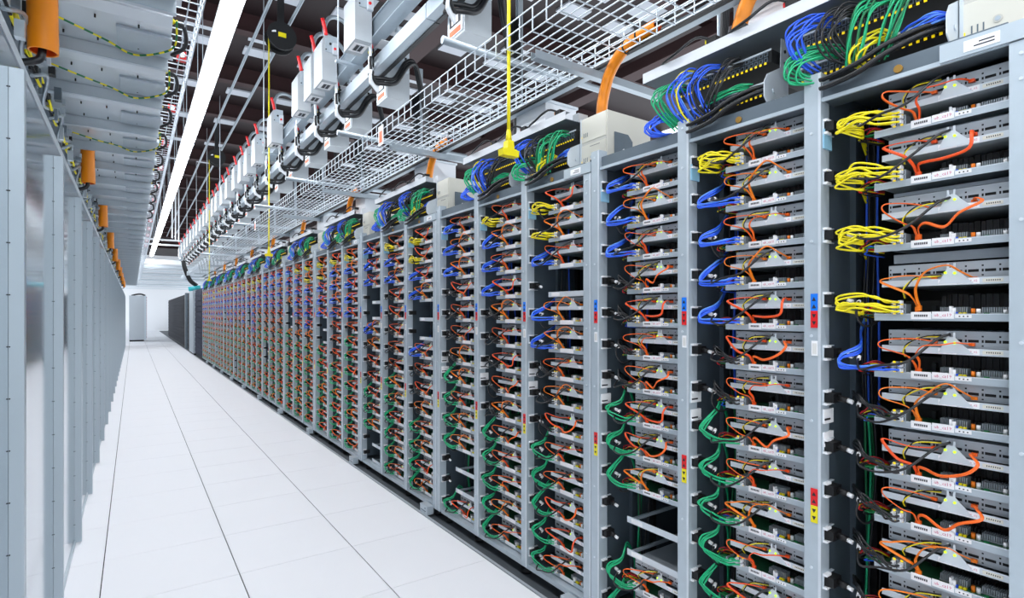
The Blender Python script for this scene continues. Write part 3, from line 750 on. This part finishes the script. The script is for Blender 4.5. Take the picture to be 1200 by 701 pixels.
# ------------------------------------------------------------------ patch cables: styles by colour
def patch(style, v, n, sides, sub, sep):
    """returns list of builders, one per cable (or a single one)"""
    q = random.Random(hash_seed(style, v)); e = lambda s: q.uniform(-s, s)
    outs = [] if sep else [MB()]
    cshift = e(0.01)
    loop = q.uniform(0.8, 1.2)
    for k in range(n):
        m = MB() if sep else outs[0]
        y = 0.234 + 0.018 * (k % 2); z = 0.0135 + 0.013 * (k // 2)
        x0 = -0.0085
        c = style
        m.box(x0 - 0.016, x0, y - 0.004, y + 0.004, z - 0.0045, z + 0.0045, 'plug_clear') if sides > 4 else m.box(x0 - 0.014, x0, y - 0.005, y + 0.005, z - 0.006, z + 0.006, 'plug_clear')
        p0 = (x0 - 0.012, y, z); p1 = (x0 - 0.028, y + 0.012, z + e(.003))
        if style == 'yellow':
            P = [p0, p1, (-0.05, 0.285, z + 0.008 + e(.008)), (-0.055, 0.33 + e(.008), z + 0.016 + e(.012)), (-0.05, 0.372 + e(.014), z + 0.012 + e(.012)), (-0.048, 0.382 + e(.008), z + 0.0 + e(.01)), (-0.02, 0.335, z - 0.010 + e(.012)), (0.04, 0.352, z - 0.004), (0.10, 0.38, z + 0.0), (0.14, 0.385, z - 0.03)]
        elif style == 'blue':
            c = 'blue_pale' if k == n - 1 else 'blue'
            P = [p0, p1, (-0.045, 0.28, z - 0.004 + e(.004)), (-0.05, 0.33, z - 0.006 + e(.006)), (-0.052, 0.372 + cshift + e(.004), z + 0.002 + e(.006)), (-0.043, 0.372 + cshift, z + 0.022 + e(.006)), (0.0, 0.342 + cshift * .5, z + 0.055 * loop + e(.006)), (0.09, 0.38, z + 0.09), (0.13, 0.385, z + 0.13)]
        elif style == 'green':
            P = [p0, p1, (-0.05, 0.27, z - 0.002 + e(.004)), (-0.055, 0.315, z + 0.002 + e(.005)), (-0.052, 0.362 + cshift + 0.006 * k, z + 0.018 + e(.005)), (-0.042, 0.365 + cshift + 0.004 * k, z + 0.045 + e(.008)), (0.0, 0.342 + e(.004), z + 0.08 * loop), (0.06, 0.365, z + 0.12), (0.12, 0.38, z + 0.04), (0.13, 0.385, z - 0.02)]
        else:
            c = 'black_cable'
            P = [p0, p1, (-0.045, 0.27, z + 0.012 + e(.01)), (-0.045, 0.31, z + 0.03 + e(.012)), (-0.02, 0.340, z + 0.045 + e(.015)), (0.03, 0.375, z + 0.04 + e(.015)), (0.10, 0.385, z + 0.0)]
        rr = 0.0031 if sides > 4 else 0.0036
        m.tube(P, rr, c, n=sides, sub=sub)
        if sep: outs.append(m)
    return outs
def hash_seed(s, v):
    return sum(ord(ch) for ch in s) * 31 + v
STY = ('yellow', 'blue', 'green', 'black')
NV = 4
P0 = {s: [[m.mesh('patch_cable') for m in patch(s, v, 6 if s == 'yellow' else 4, 6, 5, True)] for v in range(NV)] for s in STY}
P1 = {s: [patch(s, v, 4, 5, 3, False)[0].mesh('patch_cables') for v in range(NV)] for s in STY}
P2 = {s: [patch(s, v, 3, 4, 2, False)[0] for v in range(NV)] for s in STY}
P2m = {s: [m.mesh('patch_cables') for m in P2[s]] for s in STY}

PLAN = {
    0: 'yyyybkkkkkkkk',
    1: 'ybbbbkkggggggg',
    2: 'bbbkkkkggg__gg',
    3: 'yyb_bbkkkggggg'.replace('_', '_'),
    4: 'ybbbkkkkkggggg',
    5: 'bbbkkkkgggg__g',
    6: 'yybb__bkkkgggg',
    7: 'ybbkkkkkgggggg',
    8: 'bbb__bkkkggg__',
}
def plan(c):
    if c in PLAN: return PLAN[c]
    q = random.Random(c * 13 + 1)
    s = ('y' * q.choice([0, 1, 1, 2]) + 'b' * q.choice([3, 4, 4, 5])); s += 'k' * q.choice([1, 2, 3]); s += 'g' * 14
    s = list(s[:14])
    if c % 3 == 2:
        k = q.randrange(4, 12); s[k] = '_'
        if k < 13: s[k + 1] = '_'
    return ''.join(s)
SN = {'y': 'yellow', 'b': 'blue', 'g': 'green', 'k': 'black'}
far_trays, far_cables = MB(), MB()
columns = []
for ri, posts in enumerate(RACKS):
    for k in range(3): columns.append((posts[k] + PW + 0.002, 1.0 if ri == 0 else 1.045))
NEAR, MID, LOW = 3, 9, 21
for c, (yc, sy) in enumerate(columns):
    zs = C0_Z if c == 0 else ROW_Z
    pl_ = plan(c)
    cw = ordinal(c + 1) + ' rack column from the right'
    for r, z in enumerate(zs):
        s = pl_[r]
        loc = (TX, yc, z)
        gap = (zs[r - 1] - z) if r else 0.141
        vi = (c * 5 + r * 3 + rnd.randrange(3)) % 7
        if r == 0 and vi % 3 == 1: vi = (vi + 1) % 7
        last = r == len(zs) - 1
        if c >= LOW:
            if s == '_':
                far_trays.box(TX - 0.003, TX, yc, yc + W, z - 0.012, z + 0.014, 'galv_lite'); continue
            far_trays.add(t2, loc, (1, sy, 1)).add(p2, loc, (1, sy, 1))
            far_cables.add(OR[vi][2], loc, (1, sy, 1)).add(P2[SN[s]][(r + c) % NV], loc, (1, sy, 1))
            continue
        row = ordinal(r + 1) + ' from top, '; trow = ordinal(r + 1) + ' tray from top, '
        if s == '_':
            t = thing('empty_shelf', 'bare shelf rails without a server, ' + row + cw, 'shelf', loc, 'empty shelves in the racks', (1, sy, 1))
            obj('shelf_rail', BLANK, t)
            continue
        t = thing('server_tray', 'grey server tray with orange cables, ' + row + cw, 'server', loc, 'server trays in the racks', (1, sy, 1))
        if c < NEAR:
            obj('tray', T['tray'], t); obj('circuit_board', T['board'], t); obj('heat_sink', T['fins'], t); obj('memory_card', T['cards'], t)
            obj('cooler', T['block'], t); obj('capacitor', T['cap1'], t)['label'] = 'orange capacitor'
            obj('capacitor', T['cap2'], t); obj('socket', T['sockets'], t); obj('network_port', T['ports'], t)
            nl_ = obj('name_label', T['label'], t)
            obj('lettering', T['text'], nl_, (-0.0051, 0.142, 0.0035))
            dz = 0.0
            if c == 0: dz = {0: -0.016, 1: 0.005, 2: 0.016, 3: 0.020}.get(r, 0.0)
            pn = obj('drive_panel', T['panel'], t, (0, 0, dz))
            sl = obj('shelf_label', T['plabel'], pn)
            obj('lettering', T['text2'], sl, (-0.0051, 0.088, 0.0715))
            bk = obj('bracket', T['bracket'], t, (0, 0, dz)); obj('indicator_light', T['led1'], bk); obj('indicator_light', T['led2'], bk)
            obj('orange_cable', OR[vi][0], t, (0, 0, dz * 0.5)); obj('orange_cable', OR[vi][1], t, (0, 0, dz * 0.5))
            obj('power_cord', PC[0 if last else (r + c) % 4], t); obj('wire_harness', HAR[(r * 2 + c) % 3], t, (0, 0, 0.02 if last else 0))
            wi = (r + c) % 3; obj('sensor_wire', WIRES[2 * wi], t)['label'] = 'yellow wire'; obj('sensor_wire', WIRES[2 * wi + 1], t)['label'] = 'black wire'
            if c == 0 and r < 4:
                obj('drive_panel_riser', MB().box(0.05, 0.052, 0, 0.275, 0.131, gap - 0.02 - dz if gap - 0.02 - dz > 0.135 else 0.136, 'panel_grey'), t, (0, 0, dz)) if r else None
            st = SN[s]
            nw = ('six ' if st == 'yellow' else 'four ')
            b = thing('patch_cables', nw + st + ' patch cables, ' + trow + cw, 'cables', loc, 'patch cable sets at the server trays')
            for me in P0[st][(r + c * 2) % NV]: obj('patch_cable', me, b)
        elif c < MID:
            obj('tray', T1['tray'], t); pn = obj('drive_panel', T1['panel'], t); obj('shelf_label', lab1, pn)
            bk = obj('bracket', T['bracket'], t); obj('indicator_light', T['led1'], bk); obj('network_port', T['ports'], t)
            obj('orange_cable', OR[vi][0], t); obj('orange_cable', OR[vi][1], t); obj('power_cord', PC[0 if last else (r + c) % 4], t)
            tag(obj('patch_cables', P1[SN[s]][(r + c * 2) % NV], None, loc, (1, sy, 1)), SN[s] + ' patch cables, ' + trow + cw, 'cables', 'patch cable sets at the server trays')
        else:
            obj('tray', T2['tray'], t); obj('drive_panel', T2['panel'], t); obj('orange_cable', OR[vi][3], t)
            tag(obj('patch_cables', P2m[SN[s]][(r + c * 2) % NV], None, loc, (1, sy, 1)), SN[s] + ' patch cables, ' + trow + cw, 'cables', 'patch cable sets at the server trays')
tag(obj('server_trays', far_trays), 'server trays crowded in the far third of the rack row', 'servers', None, 'stuff')
tag(obj('patch_cables', far_cables), 'orange, blue, yellow and green cables in the far third of the rack row', 'cables', None, 'stuff')

# vertical cable runs in the channels
for c, (yc, sy) in enumerate(columns[:9]):
    mb = MB(); q = random.Random(c + 40)
    posts = RACKS[c // 3]; yw = posts[c % 3 + 1]
    for k in range(5):
        x = RX + 0.24 + q.uniform(-.02, .03); y = yw - 0.02 - 0.008 * k
        mb.tube([(x, y, 2.06), (x + q.uniform(-.02, .02), y, 1.7), (x + q.uniform(-.02, .02), y, 1.3), (x, y, 1.05)], 0.004, ['black_cable', 'blue', 'black_cable', 'black_cable', 'blue'][k], n=5, sub=4)
        mb.tube([(x, y, 1.12), (x + q.uniform(-.03, .02), y - .01, 0.9), (x + q.uniform(-.03, .02), y, 0.6), (x - 0.02, y, 0.3), (x, y, 0.12)], 0.004, ['green_dark', 'green_dark', 'green', 'black_cable', 'black_cable'][k], n=5, sub=4)
    tag(obj('cable_run', mb), 'upright run of coloured network cables in the channel, %s rack column from the right' % ordinal(c + 1), 'cables', 'upright cable runs in the racks')

# ------------------------------------------------------------------ rack tops: switches, power units, shelves, cable bundles
def switch_mesh():
    body = MB().box(0, 0.36, 0, 0.40, 0, 0.044, 'black')
    ports = MB()
    for k in range(22):
        y = 0.012 + 0.0175 * k
        ports.box(-0.004, 0.0, y, y + 0.014, 0.005, 0.0195, 'galv_dark').box(-0.0046, -0.004, y + 0.003, y + 0.011, 0.008, 0.0165, 'black')
        ports.box(-0.004, 0.0, y, y + 0.014, 0.0235, 0.038, 'galv_dark').box(-0.0046, -0.004, y + 0.003, y + 0.011, 0.0265, 0.035, 'black')
    leds = MB()
    for k in range(22):
        y = 0.012 + 0.0175 * k
        leds.box(-0.0065, -0.004, y + 0.004, y + 0.011, -0.004, 0.003, 'port_led')
    stripe = MB().box(-0.003, 0.0, 0, 0.40, 0.040, 0.046, 'galv_lite')
    return [('housing', body.mesh('housing')), ('port', ports.mesh('port')), ('port_light', leds.mesh('port_light')), ('trim_strip', stripe.mesh('trim_strip'))]
SW = switch_mesh()
plate = [(-0.03, 2.10), (0.10, 2.10), (0.10, 2.342), (0.055, 2.342), (0.05, 2.24), (0.02, 2.225), (-0.03, 2.20), (-0.05, 2.17), (-0.05, 2.12)]
plate = [(x * 1.0, z) for x, z in plate]
PLATE = MB().prism(plate, 0, 0.003, 'y', 'galv_lite').cyl((0.005, -0.004, 2.15), (0.005, 0.0, 2.15), 0.009, 'galv_lite', 8).cyl((0.075, -0.003, 2.26), (0.075, 0.0, 2.26), 0.006, 'black', 6).cyl((0.075, -0.003, 2.30), (0.075, 0.0, 2.30), 0.006, 'black', 6).cyl((0.075, -0.003, 2.21), (0.075, 0.0, 2.21), 0.006, 'black', 6).mesh('bracket_plate')
PU = {}
PU['body'] = MB().box(0.006, 0.30, 0, 0.178, 0, 0.245, 'cream').mesh('housing')
PU['face'] = MB().box(0.0, 0.006, 0.004, 0.170, 0.006, 0.112, 'cream').box(0.0, 0.006, 0.004, 0.170, 0.128, 0.24, 'cream').box(0.003, 0.006, 0.004, 0.170, 0.112, 0.128, 'cream_dark').box(-0.002, 0.006, 0.170, 0.178, 0, 0.245, 'galv_lite').mesh('front_panel')
mb = MB()
for k in range(3):
    mb.box(-0.001, 0.0, 0.151 - 0.012 * k, 0.154 - 0.012 * k, 0.03, 0.05, 'galv_dark').box(-0.001, 0.0, 0.151 - 0.012 * k, 0.154 - 0.012 * k, 0.15, 0.17, 'galv_dark')
mb.box(-0.001, 0.0, 0.166, 0.169, 0.03, 0.038, 'port_led').box(-0.001, 0.0, 0.166, 0.169, 0.15, 0.158, 'port_led')
for k in range(11): mb.box(-0.0006, 0.0, 0.105 - 0.006 * k, 0.109 - 0.006 * k, 0.098, 0.101, 'ink')
PU['marks'] = mb.mesh('vent_slot')
PU['badge'] = MB().prism([(0.10 + 0.010 * math.cos(a), 0.047 + 0.010 * math.sin(a)) for a in [math.pi * k / 6 for k in range(12)]], -0.002, 0.0, 'x', 'cream_dark').prism([(0.10 + 0.006 * math.cos(a), 0.047 + 0.006 * math.sin(a)) for a in [math.pi * k / 6 for k in range(12)]], -0.003, -0.002, 'x', 'galv').mesh('badge')
PU['bracket'] = MB().prism([(0.05, 0.0), (0.17, 0.0), (0.17, 0.12), (0.14, 0.15), (0.05, 0.15)], -0.004, -0.001, 'y', 'galv_dark').cyl((0.11, -0.006, 0.07), (0.11, -0.004, 0.07), 0.008, 'paper', 6).mesh('side_plate')

def bundle(P, n, spread, r, colours, seed, sides=6, sub=6):
    q = random.Random(seed); out = []
    for k in range(n):
        a = 2 * math.pi * k / n + q.uniform(-.3, .3); rad = spread * math.sqrt(q.uniform(0.15, 1))
        off = Vector((rad * math.cos(a) * 0.6, rad * math.sin(a), rad * math.sin(a + 1.2)))
        pts = []
        for i, p in enumerate(P):
            w = 1.0 + (0.5 if 0 < i < len(P) - 1 else 0)
            v_ = Vector(p) + off * w + Vector((q.uniform(-.003, .003), q.uniform(-.004, .004), q.uniform(-.004, .004)))
            v_.x = min(v_.x, 1.785 - 0.012); v_.z = max(v_.z, 2.104)
            pts.append(v_)
        out.append(MB().tube(pts, r, colours[k % len(colours)], n=sides, sub=sub))
    return out
SX = 1.785
# bundles: (name words, points relative to the rack start (x world), count, spread, colours)
BUN = [
    ('blue', 'blue network cables curling off the far end of the near switch', [(SX - 0.01, 0.470, 2.295), (SX - 0.07, 0.515, 2.30), (SX - 0.10, 0.555, 2.26), (SX - 0.08, 0.545, 2.20), (SX - 0.05, 0.515, 2.155)], 9, 0.022, ['blue']),
    ('black', 'black network cables curling off the near switch', [(SX - 0.01, 0.390, 2.29), (SX - 0.07, 0.430, 2.29), (SX - 0.09, 0.460, 2.24), (SX - 0.07, 0.440, 2.18), (SX - 0.05, 0.410, 2.14)], 9, 0.024, ['black_cable']),
    ('green', 'green network cables coiled low at the far end of the near switch', [(SX - 0.01, 0.440, 2.19), (SX - 0.06, 0.490, 2.20), (SX - 0.10, 0.545, 2.185), (SX - 0.10, 0.555, 2.135), (SX - 0.05, 0.500, 2.11)], 9, 0.02, ['green']),
    ('green', 'green network cables tied and hanging from the middle of the near switch', [(SX - 0.008, 0.30, 2.292), (SX - 0.05, 0.34, 2.29), (SX - 0.075, 0.365, 2.26), (SX - 0.07, 0.385, 2.19), (SX - 0.06, 0.40, 2.12)], 9, 0.018, ['green', 'green', 'green_dark']),
    ('green', 'green network cables tied and hanging from the near end of the near switch', [(SX - 0.008, 0.235, 2.292), (SX - 0.05, 0.255, 2.29), (SX - 0.07, 0.275, 2.25), (SX - 0.07, 0.30, 2.19), (SX - 0.06, 0.325, 2.12)], 9, 0.018, ['green', 'green', 'green_dark']),
    ('yellow', 'yellow network cables looping from the lower near switch', [(SX - 0.008, 0.31, 2.180), (SX - 0.05, 0.34, 2.190), (SX - 0.070, 0.375, 2.17), (SX - 0.065, 0.385, 2.135), (SX - 0.045, 0.37, 2.105)], 7, 0.016, ['yellow']),
    ('blue', 'short blue network cables along the lower near switch', [(SX - 0.008, 0.19, 2.19), (SX - 0.03, 0.215, 2.19), (SX - 0.035, 0.25, 2.182), (SX - 0.035, 0.28, 2.172)], 8, 0.012, ['blue', 'blue_pale']),
    ('green', 'green network cables coiled at the far end of the far switch', [(SX - 0.01, 1.03, 2.28), (SX - 0.06, 1.07, 2.285), (SX - 0.09, 1.10, 2.25), (SX - 0.075, 1.08, 2.19), (SX - 0.05, 1.03, 2.12)], 8, 0.02, ['green']),
    ('blue', 'blue and yellow network cables arching over the far switch', [(SX - 0.01, 0.94, 2.295), (SX - 0.07, 0.98, 2.30), (SX - 0.095, 1.01, 2.25), (SX - 0.08, 0.99, 2.18), (SX - 0.05, 0.96, 2.115)], 10, 0.024, ['blue', 'yellow', 'blue', 'blue_pale', 'blue']),
    ('blue', 'blue and black network cables hanging from the far switch', [(SX - 0.01, 0.86, 2.295), (SX - 0.06, 0.90, 2.295), (SX - 0.085, 0.93, 2.25), (SX - 0.075, 0.92, 2.18), (SX - 0.05, 0.89, 2.12)], 9, 0.020, ['blue', 'blue', 'black_cable']),
    ('black', 'black network cables slanting across the far switch', [(SX - 0.01, 0.79, 2.295), (SX - 0.05, 0.81, 2.28), (SX - 0.07, 0.84, 2.23), (SX - 0.07, 0.87, 2.17), (SX - 0.05, 0.89, 2.11)], 8, 0.018, ['black_cable']),
    ('green', 'green network cables lying along the lower far switch', [(SX - 0.008, 0.75, 2.19), (SX - 0.04, 0.79, 2.19), (SX - 0.05, 0.84, 2.182), (SX - 0.05, 0.89, 2.172)], 8, 0.014, ['green']),
    ('blue', 'blue network cables coiled at the lower far end of the far switch', [(SX - 0.02, 1.06, 2.16), (SX - 0.07, 1.10, 2.17), (SX - 0.10, 1.13, 2.14), (SX - 0.08, 1.11, 2.10), (SX - 0.04, 1.07, 2.085)], 9, 0.018, ['blue']),
]
bun_lo = {}
for ri, posts in enumerate(RACKS):
    ys = posts[0]; R = ordinal(ri + 1) + ' rack from the right'
    for nm, off in (('near', 0.185), ('far', 0.68)):
        for lv, z in (('upper', 2.255), ('lower', 2.150)):
            if ri > 5 and lv == 'lower': continue
            t = thing('network_switch', '%s black network switch, %s end of top shelf, %s' % (lv, nm, R), 'switch', (SX, ys + off, z), 'network switches on the rack tops')
            for n_, me in SW: obj(n_, me, t)
        obj('bracket_plate', PLATE) if False else None
        tag(obj('bracket_plate', PLATE, None, (RX + 0.06, ys + off - 0.012, 0)), 'galvanised bracket plate beside the %s switches, %s' % (nm, R), 'bracket', 'bracket plates on the rack tops')
    t = thing('power_unit', 'cream white power unit at the near end of the top, ' + R, 'power unit', (1.80, ys - 0.008, 2.100), 'cream power units on the racks')
    for n_, k_ in (('housing', 'body'), ('front_panel', 'face'), ('vent_slot', 'marks'), ('badge', 'badge'), ('side_plate', 'bracket')): obj(n_, PU[k_], t)
    t = thing('top_shelf', 'white-edged shelf canopy over the switches, ' + R, 'shelf', (1.73, ys + 0.20, 2.345), 'white shelf canopies on the rack tops')
    obj('shelf', MB().box(0, 0.45, 0, 1.0, 0.0, 0.003, 'galv_dark'), t)
    obj('front_lip', MB().box(-0.003, 0.0, 0, 1.0, 0.0, 0.038, 'white_metal').box(-0.003, 0.03, 0, 1.0, 0.038, 0.040, 'white_metal'), t)
    q = random.Random(ri)
    for k in range(7):
        yy = 0.05 + 0.13 * k + q.uniform(-.02, .02)
        obj('shelf_unit', MB().box(0.03 + q.uniform(0, .1), 0.07 + q.uniform(.07, .12), yy, yy + q.uniform(.03, .08), 0.003, 0.03 + q.uniform(.02, .05), q.choice(['white_metal', 'galv_lite', 'white_metal', 'box_grey', 'char'])), t)
    mb = MB()
    for k in range(3):
        yy = 0.1 + 0.3 * k
        mb.tube([(0.05, yy, 0.07), (0.01, yy + 0.05, 0.09), (-0.02, yy + 0.12, 0.05), (0.0, yy + 0.20, 0.045), (0.06, yy + 0.25, 0.06)], 0.0055, 'black_cable', n=5, sub=4)
        mb.box(0.03, 0.07, yy - 0.02, yy + 0.02, 0.06, 0.08, 'black')
        mb.box(0.035, 0.05, yy + 0.02, yy + 0.03, 0.065, 0.08, ['amber', 'red', 'yellow'][k])
    obj('shelf_cable', mb, t)
    # two thick black power cables over the beam
    for kk, (ya_, yb_) in enumerate(((0.19, 0.482), (0.675, 0.96))):
        pc = MB()
        for k in range(4):
            dz_, dx_ = -0.026 * (k // 2) - 0.004 * (k % 2), -0.014 * (k % 2)
            pc.tube([(SX - 0.016, ya_, 2.176 + dz_ * 0.6), (SX - 0.04 + dx_, ya_ + 0.05, 2.166 + dz_ * 0.7), (RX + 0.005 + dx_, ya_ + 0.12, 2.143 + dz_ * 0.9), (RX - 0.008 + dx_, yb_ - 0.11, 2.115 + dz_), (RX - 0.010 + dx_, yb_ - 0.05, 2.104 + dz_), (RX - 0.006 + dx_, yb_ - 0.006, 2.102 + dz_)], 0.0065, 'black_cable', n=7, sub=5)
        tag(obj('power_cables', pc, None, (0, ys, 0)), 'thick black power cables in front of the %s switches, %s' % (('near', 'far')[kk], R), 'cables', 'thick black power cables on the rack tops')
    for bi, (cn, lab, P, n, sp, cols) in enumerate(BUN):
        if ri == 0:
            t = thing('network_cables', lab + ', ' + 'first rack', 'cables', (0, ys, 0), 'network cable bundles on the rack tops')
            for m in bundle(P, n, sp, 0.0030, cols, bi): obj('cable', m, t)
        else:
            if bi not in bun_lo:
                mm = MB()
                for m in bundle(P, 6, sp, 0.0042, cols, bi, 5, 4): mm.add(m)
                bun_lo[bi] = mm.mesh('network_cables')
            if ri > 5 and bi in (5, 6, 10, 11): continue
            tag(obj('network_cables', bun_lo[bi], None, (0, ys, 0)), lab + ', ' + ordinal(ri + 1) + ' rack', 'cables', 'network cable bundles on the rack tops')

# ------------------------------------------------------------------ far end of the aisle
ye = RACKS[-1][3] + 0.08
def dark_cabinet(y0, y1, m, lab, x0=RX):
    t = thing('cabinet', lab, 'cabinet', (x0, y0, 0))
    obj('body', MB().box(0, 0.9, 0, y1 - y0, 0.06, 2.15, m).box(0.02, 0.88, 0.02, y1 - y0 - 0.02, -0.011, 0.06, 'black'), t)
    n = max(2, int((y1 - y0) / 0.5))
    for k in range(n):
        ya = (y1 - y0) * k / n
        mb = MB()
        for z in range(12): mb.box(-0.012, 0, ya + 0.02, ya + (y1 - y0) / n - 0.02, 0.14 + 0.165 * z, 0.26 + 0.165 * z, m)
        obj('door', mb, t)
    return t
dark_cabinet(ye, ye + 2.2, 'far_cab', 'blue-grey filled cabinet directly after the last cabled rack')
t = thing('end_panel', 'tall plain grey cabinet after the blue-grey cabinet', 'cabinet', (RX - 0.06, ye + 2.25, 0))
obj('body', MB().box(0, 0.9, 0, 1.6, 0.05, 2.2, 'galv'), t); obj('plinth', MB().box(0.03, 0.87, 0.02, 1.58, -0.011, 0.05, 'black'), t)
dark_cabinet(ye + 4.4, ye + 5.2, 'far_black', 'narrow black cabinet beyond the plain grey one')
t = dark_cabinet(ye + 6.6, ye + 19.5, 'far_black', 'long run of dark blue cabinets near the white end wall', RX + 0.02)
obj('end_post', MB().box(-0.03, 0.3, -0.25, -0.01, -0.011, 2.2, 'galv_dark'), t)
t = thing('grey_cabinet', 'light grey cabinet standing out into the aisle at the far left', 'cabinet', (-0.16, 32.6, 0))
obj('body', MB().box(0, 0.62, 0, 0.9, 0.08, 2.26, 'panel_grey'), t)
obj('plinth', MB().box(0.01, 0.61, 0.02, 0.88, 0, 0.08, 'black'), t)
obj('frame', MB().box(0.62, 0.70, 0.0, 0.9, 0.08, 2.26, 'galv'), t)
mb = MB()
for k in range(16): mb.box(0.70, 0.72, 0.02, 0.06, 0.18 + 0.13 * k, 0.25 + 0.13 * k, 'red_dark')
obj('red_tab', mb, t)
obj('top_cable', MB().tube([(0.1, 0.4, 2.27), (0.3, 0.3, 2.33), (0.5, 0.3, 2.34), (0.66, 0.3, 2.27)], 0.04, 'black_cable', n=6, sub=4), t)
for i in range(9):
    yy = 28.5 + 2.5 * i
    tag(obj('cross_trunking', MB().box(-2.5, 6, 0, 0.5, 3.55 - 0.03 * i, 3.75 - 0.03 * i, 'sheet' if i % 2 else 'white_metal').box(-2.5, 6, 0.7, 1.0, 3.45 - 0.03 * i, 3.50 - 0.03 * i, 'galv_lite').cyl((0.3, 0.25, 3.74 - 0.03 * i), (0.3, 0.25, CEIL - 0.005), 0.012, 'zinc', 6).cyl((3.3, 0.25, 3.74 - 0.03 * i), (3.3, 0.25, CEIL - 0.005), 0.012, 'zinc', 6).cyl((0.3, 0.25, 3.46 - 0.03 * i), (0.3, 0.85, 3.46 - 0.03 * i), 0.012, 'zinc', 6), None, (0, yy, 0)), 'pale metal trunking crossing high over the far aisle, %s from the camera' % ordinal(i + 1), 'trunking', 'trunking across the far aisle')
for i, (yy, zz) in enumerate(((24.0, 4.12), (24.6, 4.0))):
    tag(obj('cross_pipe', MB().cyl((0.0, yy, zz), (2.2, yy, zz), 0.035, 'white', 8)), ['upper', 'lower'][i] + ' thin white pipe crossing above the far aisle', 'pipe')
for i in range(3):
    tag(obj('hanger_rod', MB().cyl((1.05 + 0.12 * i, 21.0 + 0.5 * i, 3.85), (1.05 + 0.12 * i, 21.0 + 0.5 * i, CEIL - 0.01), 0.022, 'white', 6)), 'thin white rod hanging from the far ceiling, %s from the light strip' % ordinal(i + 1), 'rod')
t = thing('black_hose', 'black hose with a teal end hanging at the end of the rack row', 'hose', (1.62, ye + 2.4, 2.2))
obj('hose', MB().tube([(-0.25, 0, 0.95), (-0.2, 0, 0.7), (-0.05, 0, 0.3), (0.15, 0, 0.12)], 0.07, 'black_cable', n=8, sub=4), t)
obj('teal_end', MB().cyl((-0.1, -0.1, 0.0), (0.25, -0.1, 0.06), 0.08, 'teal', 8), t)
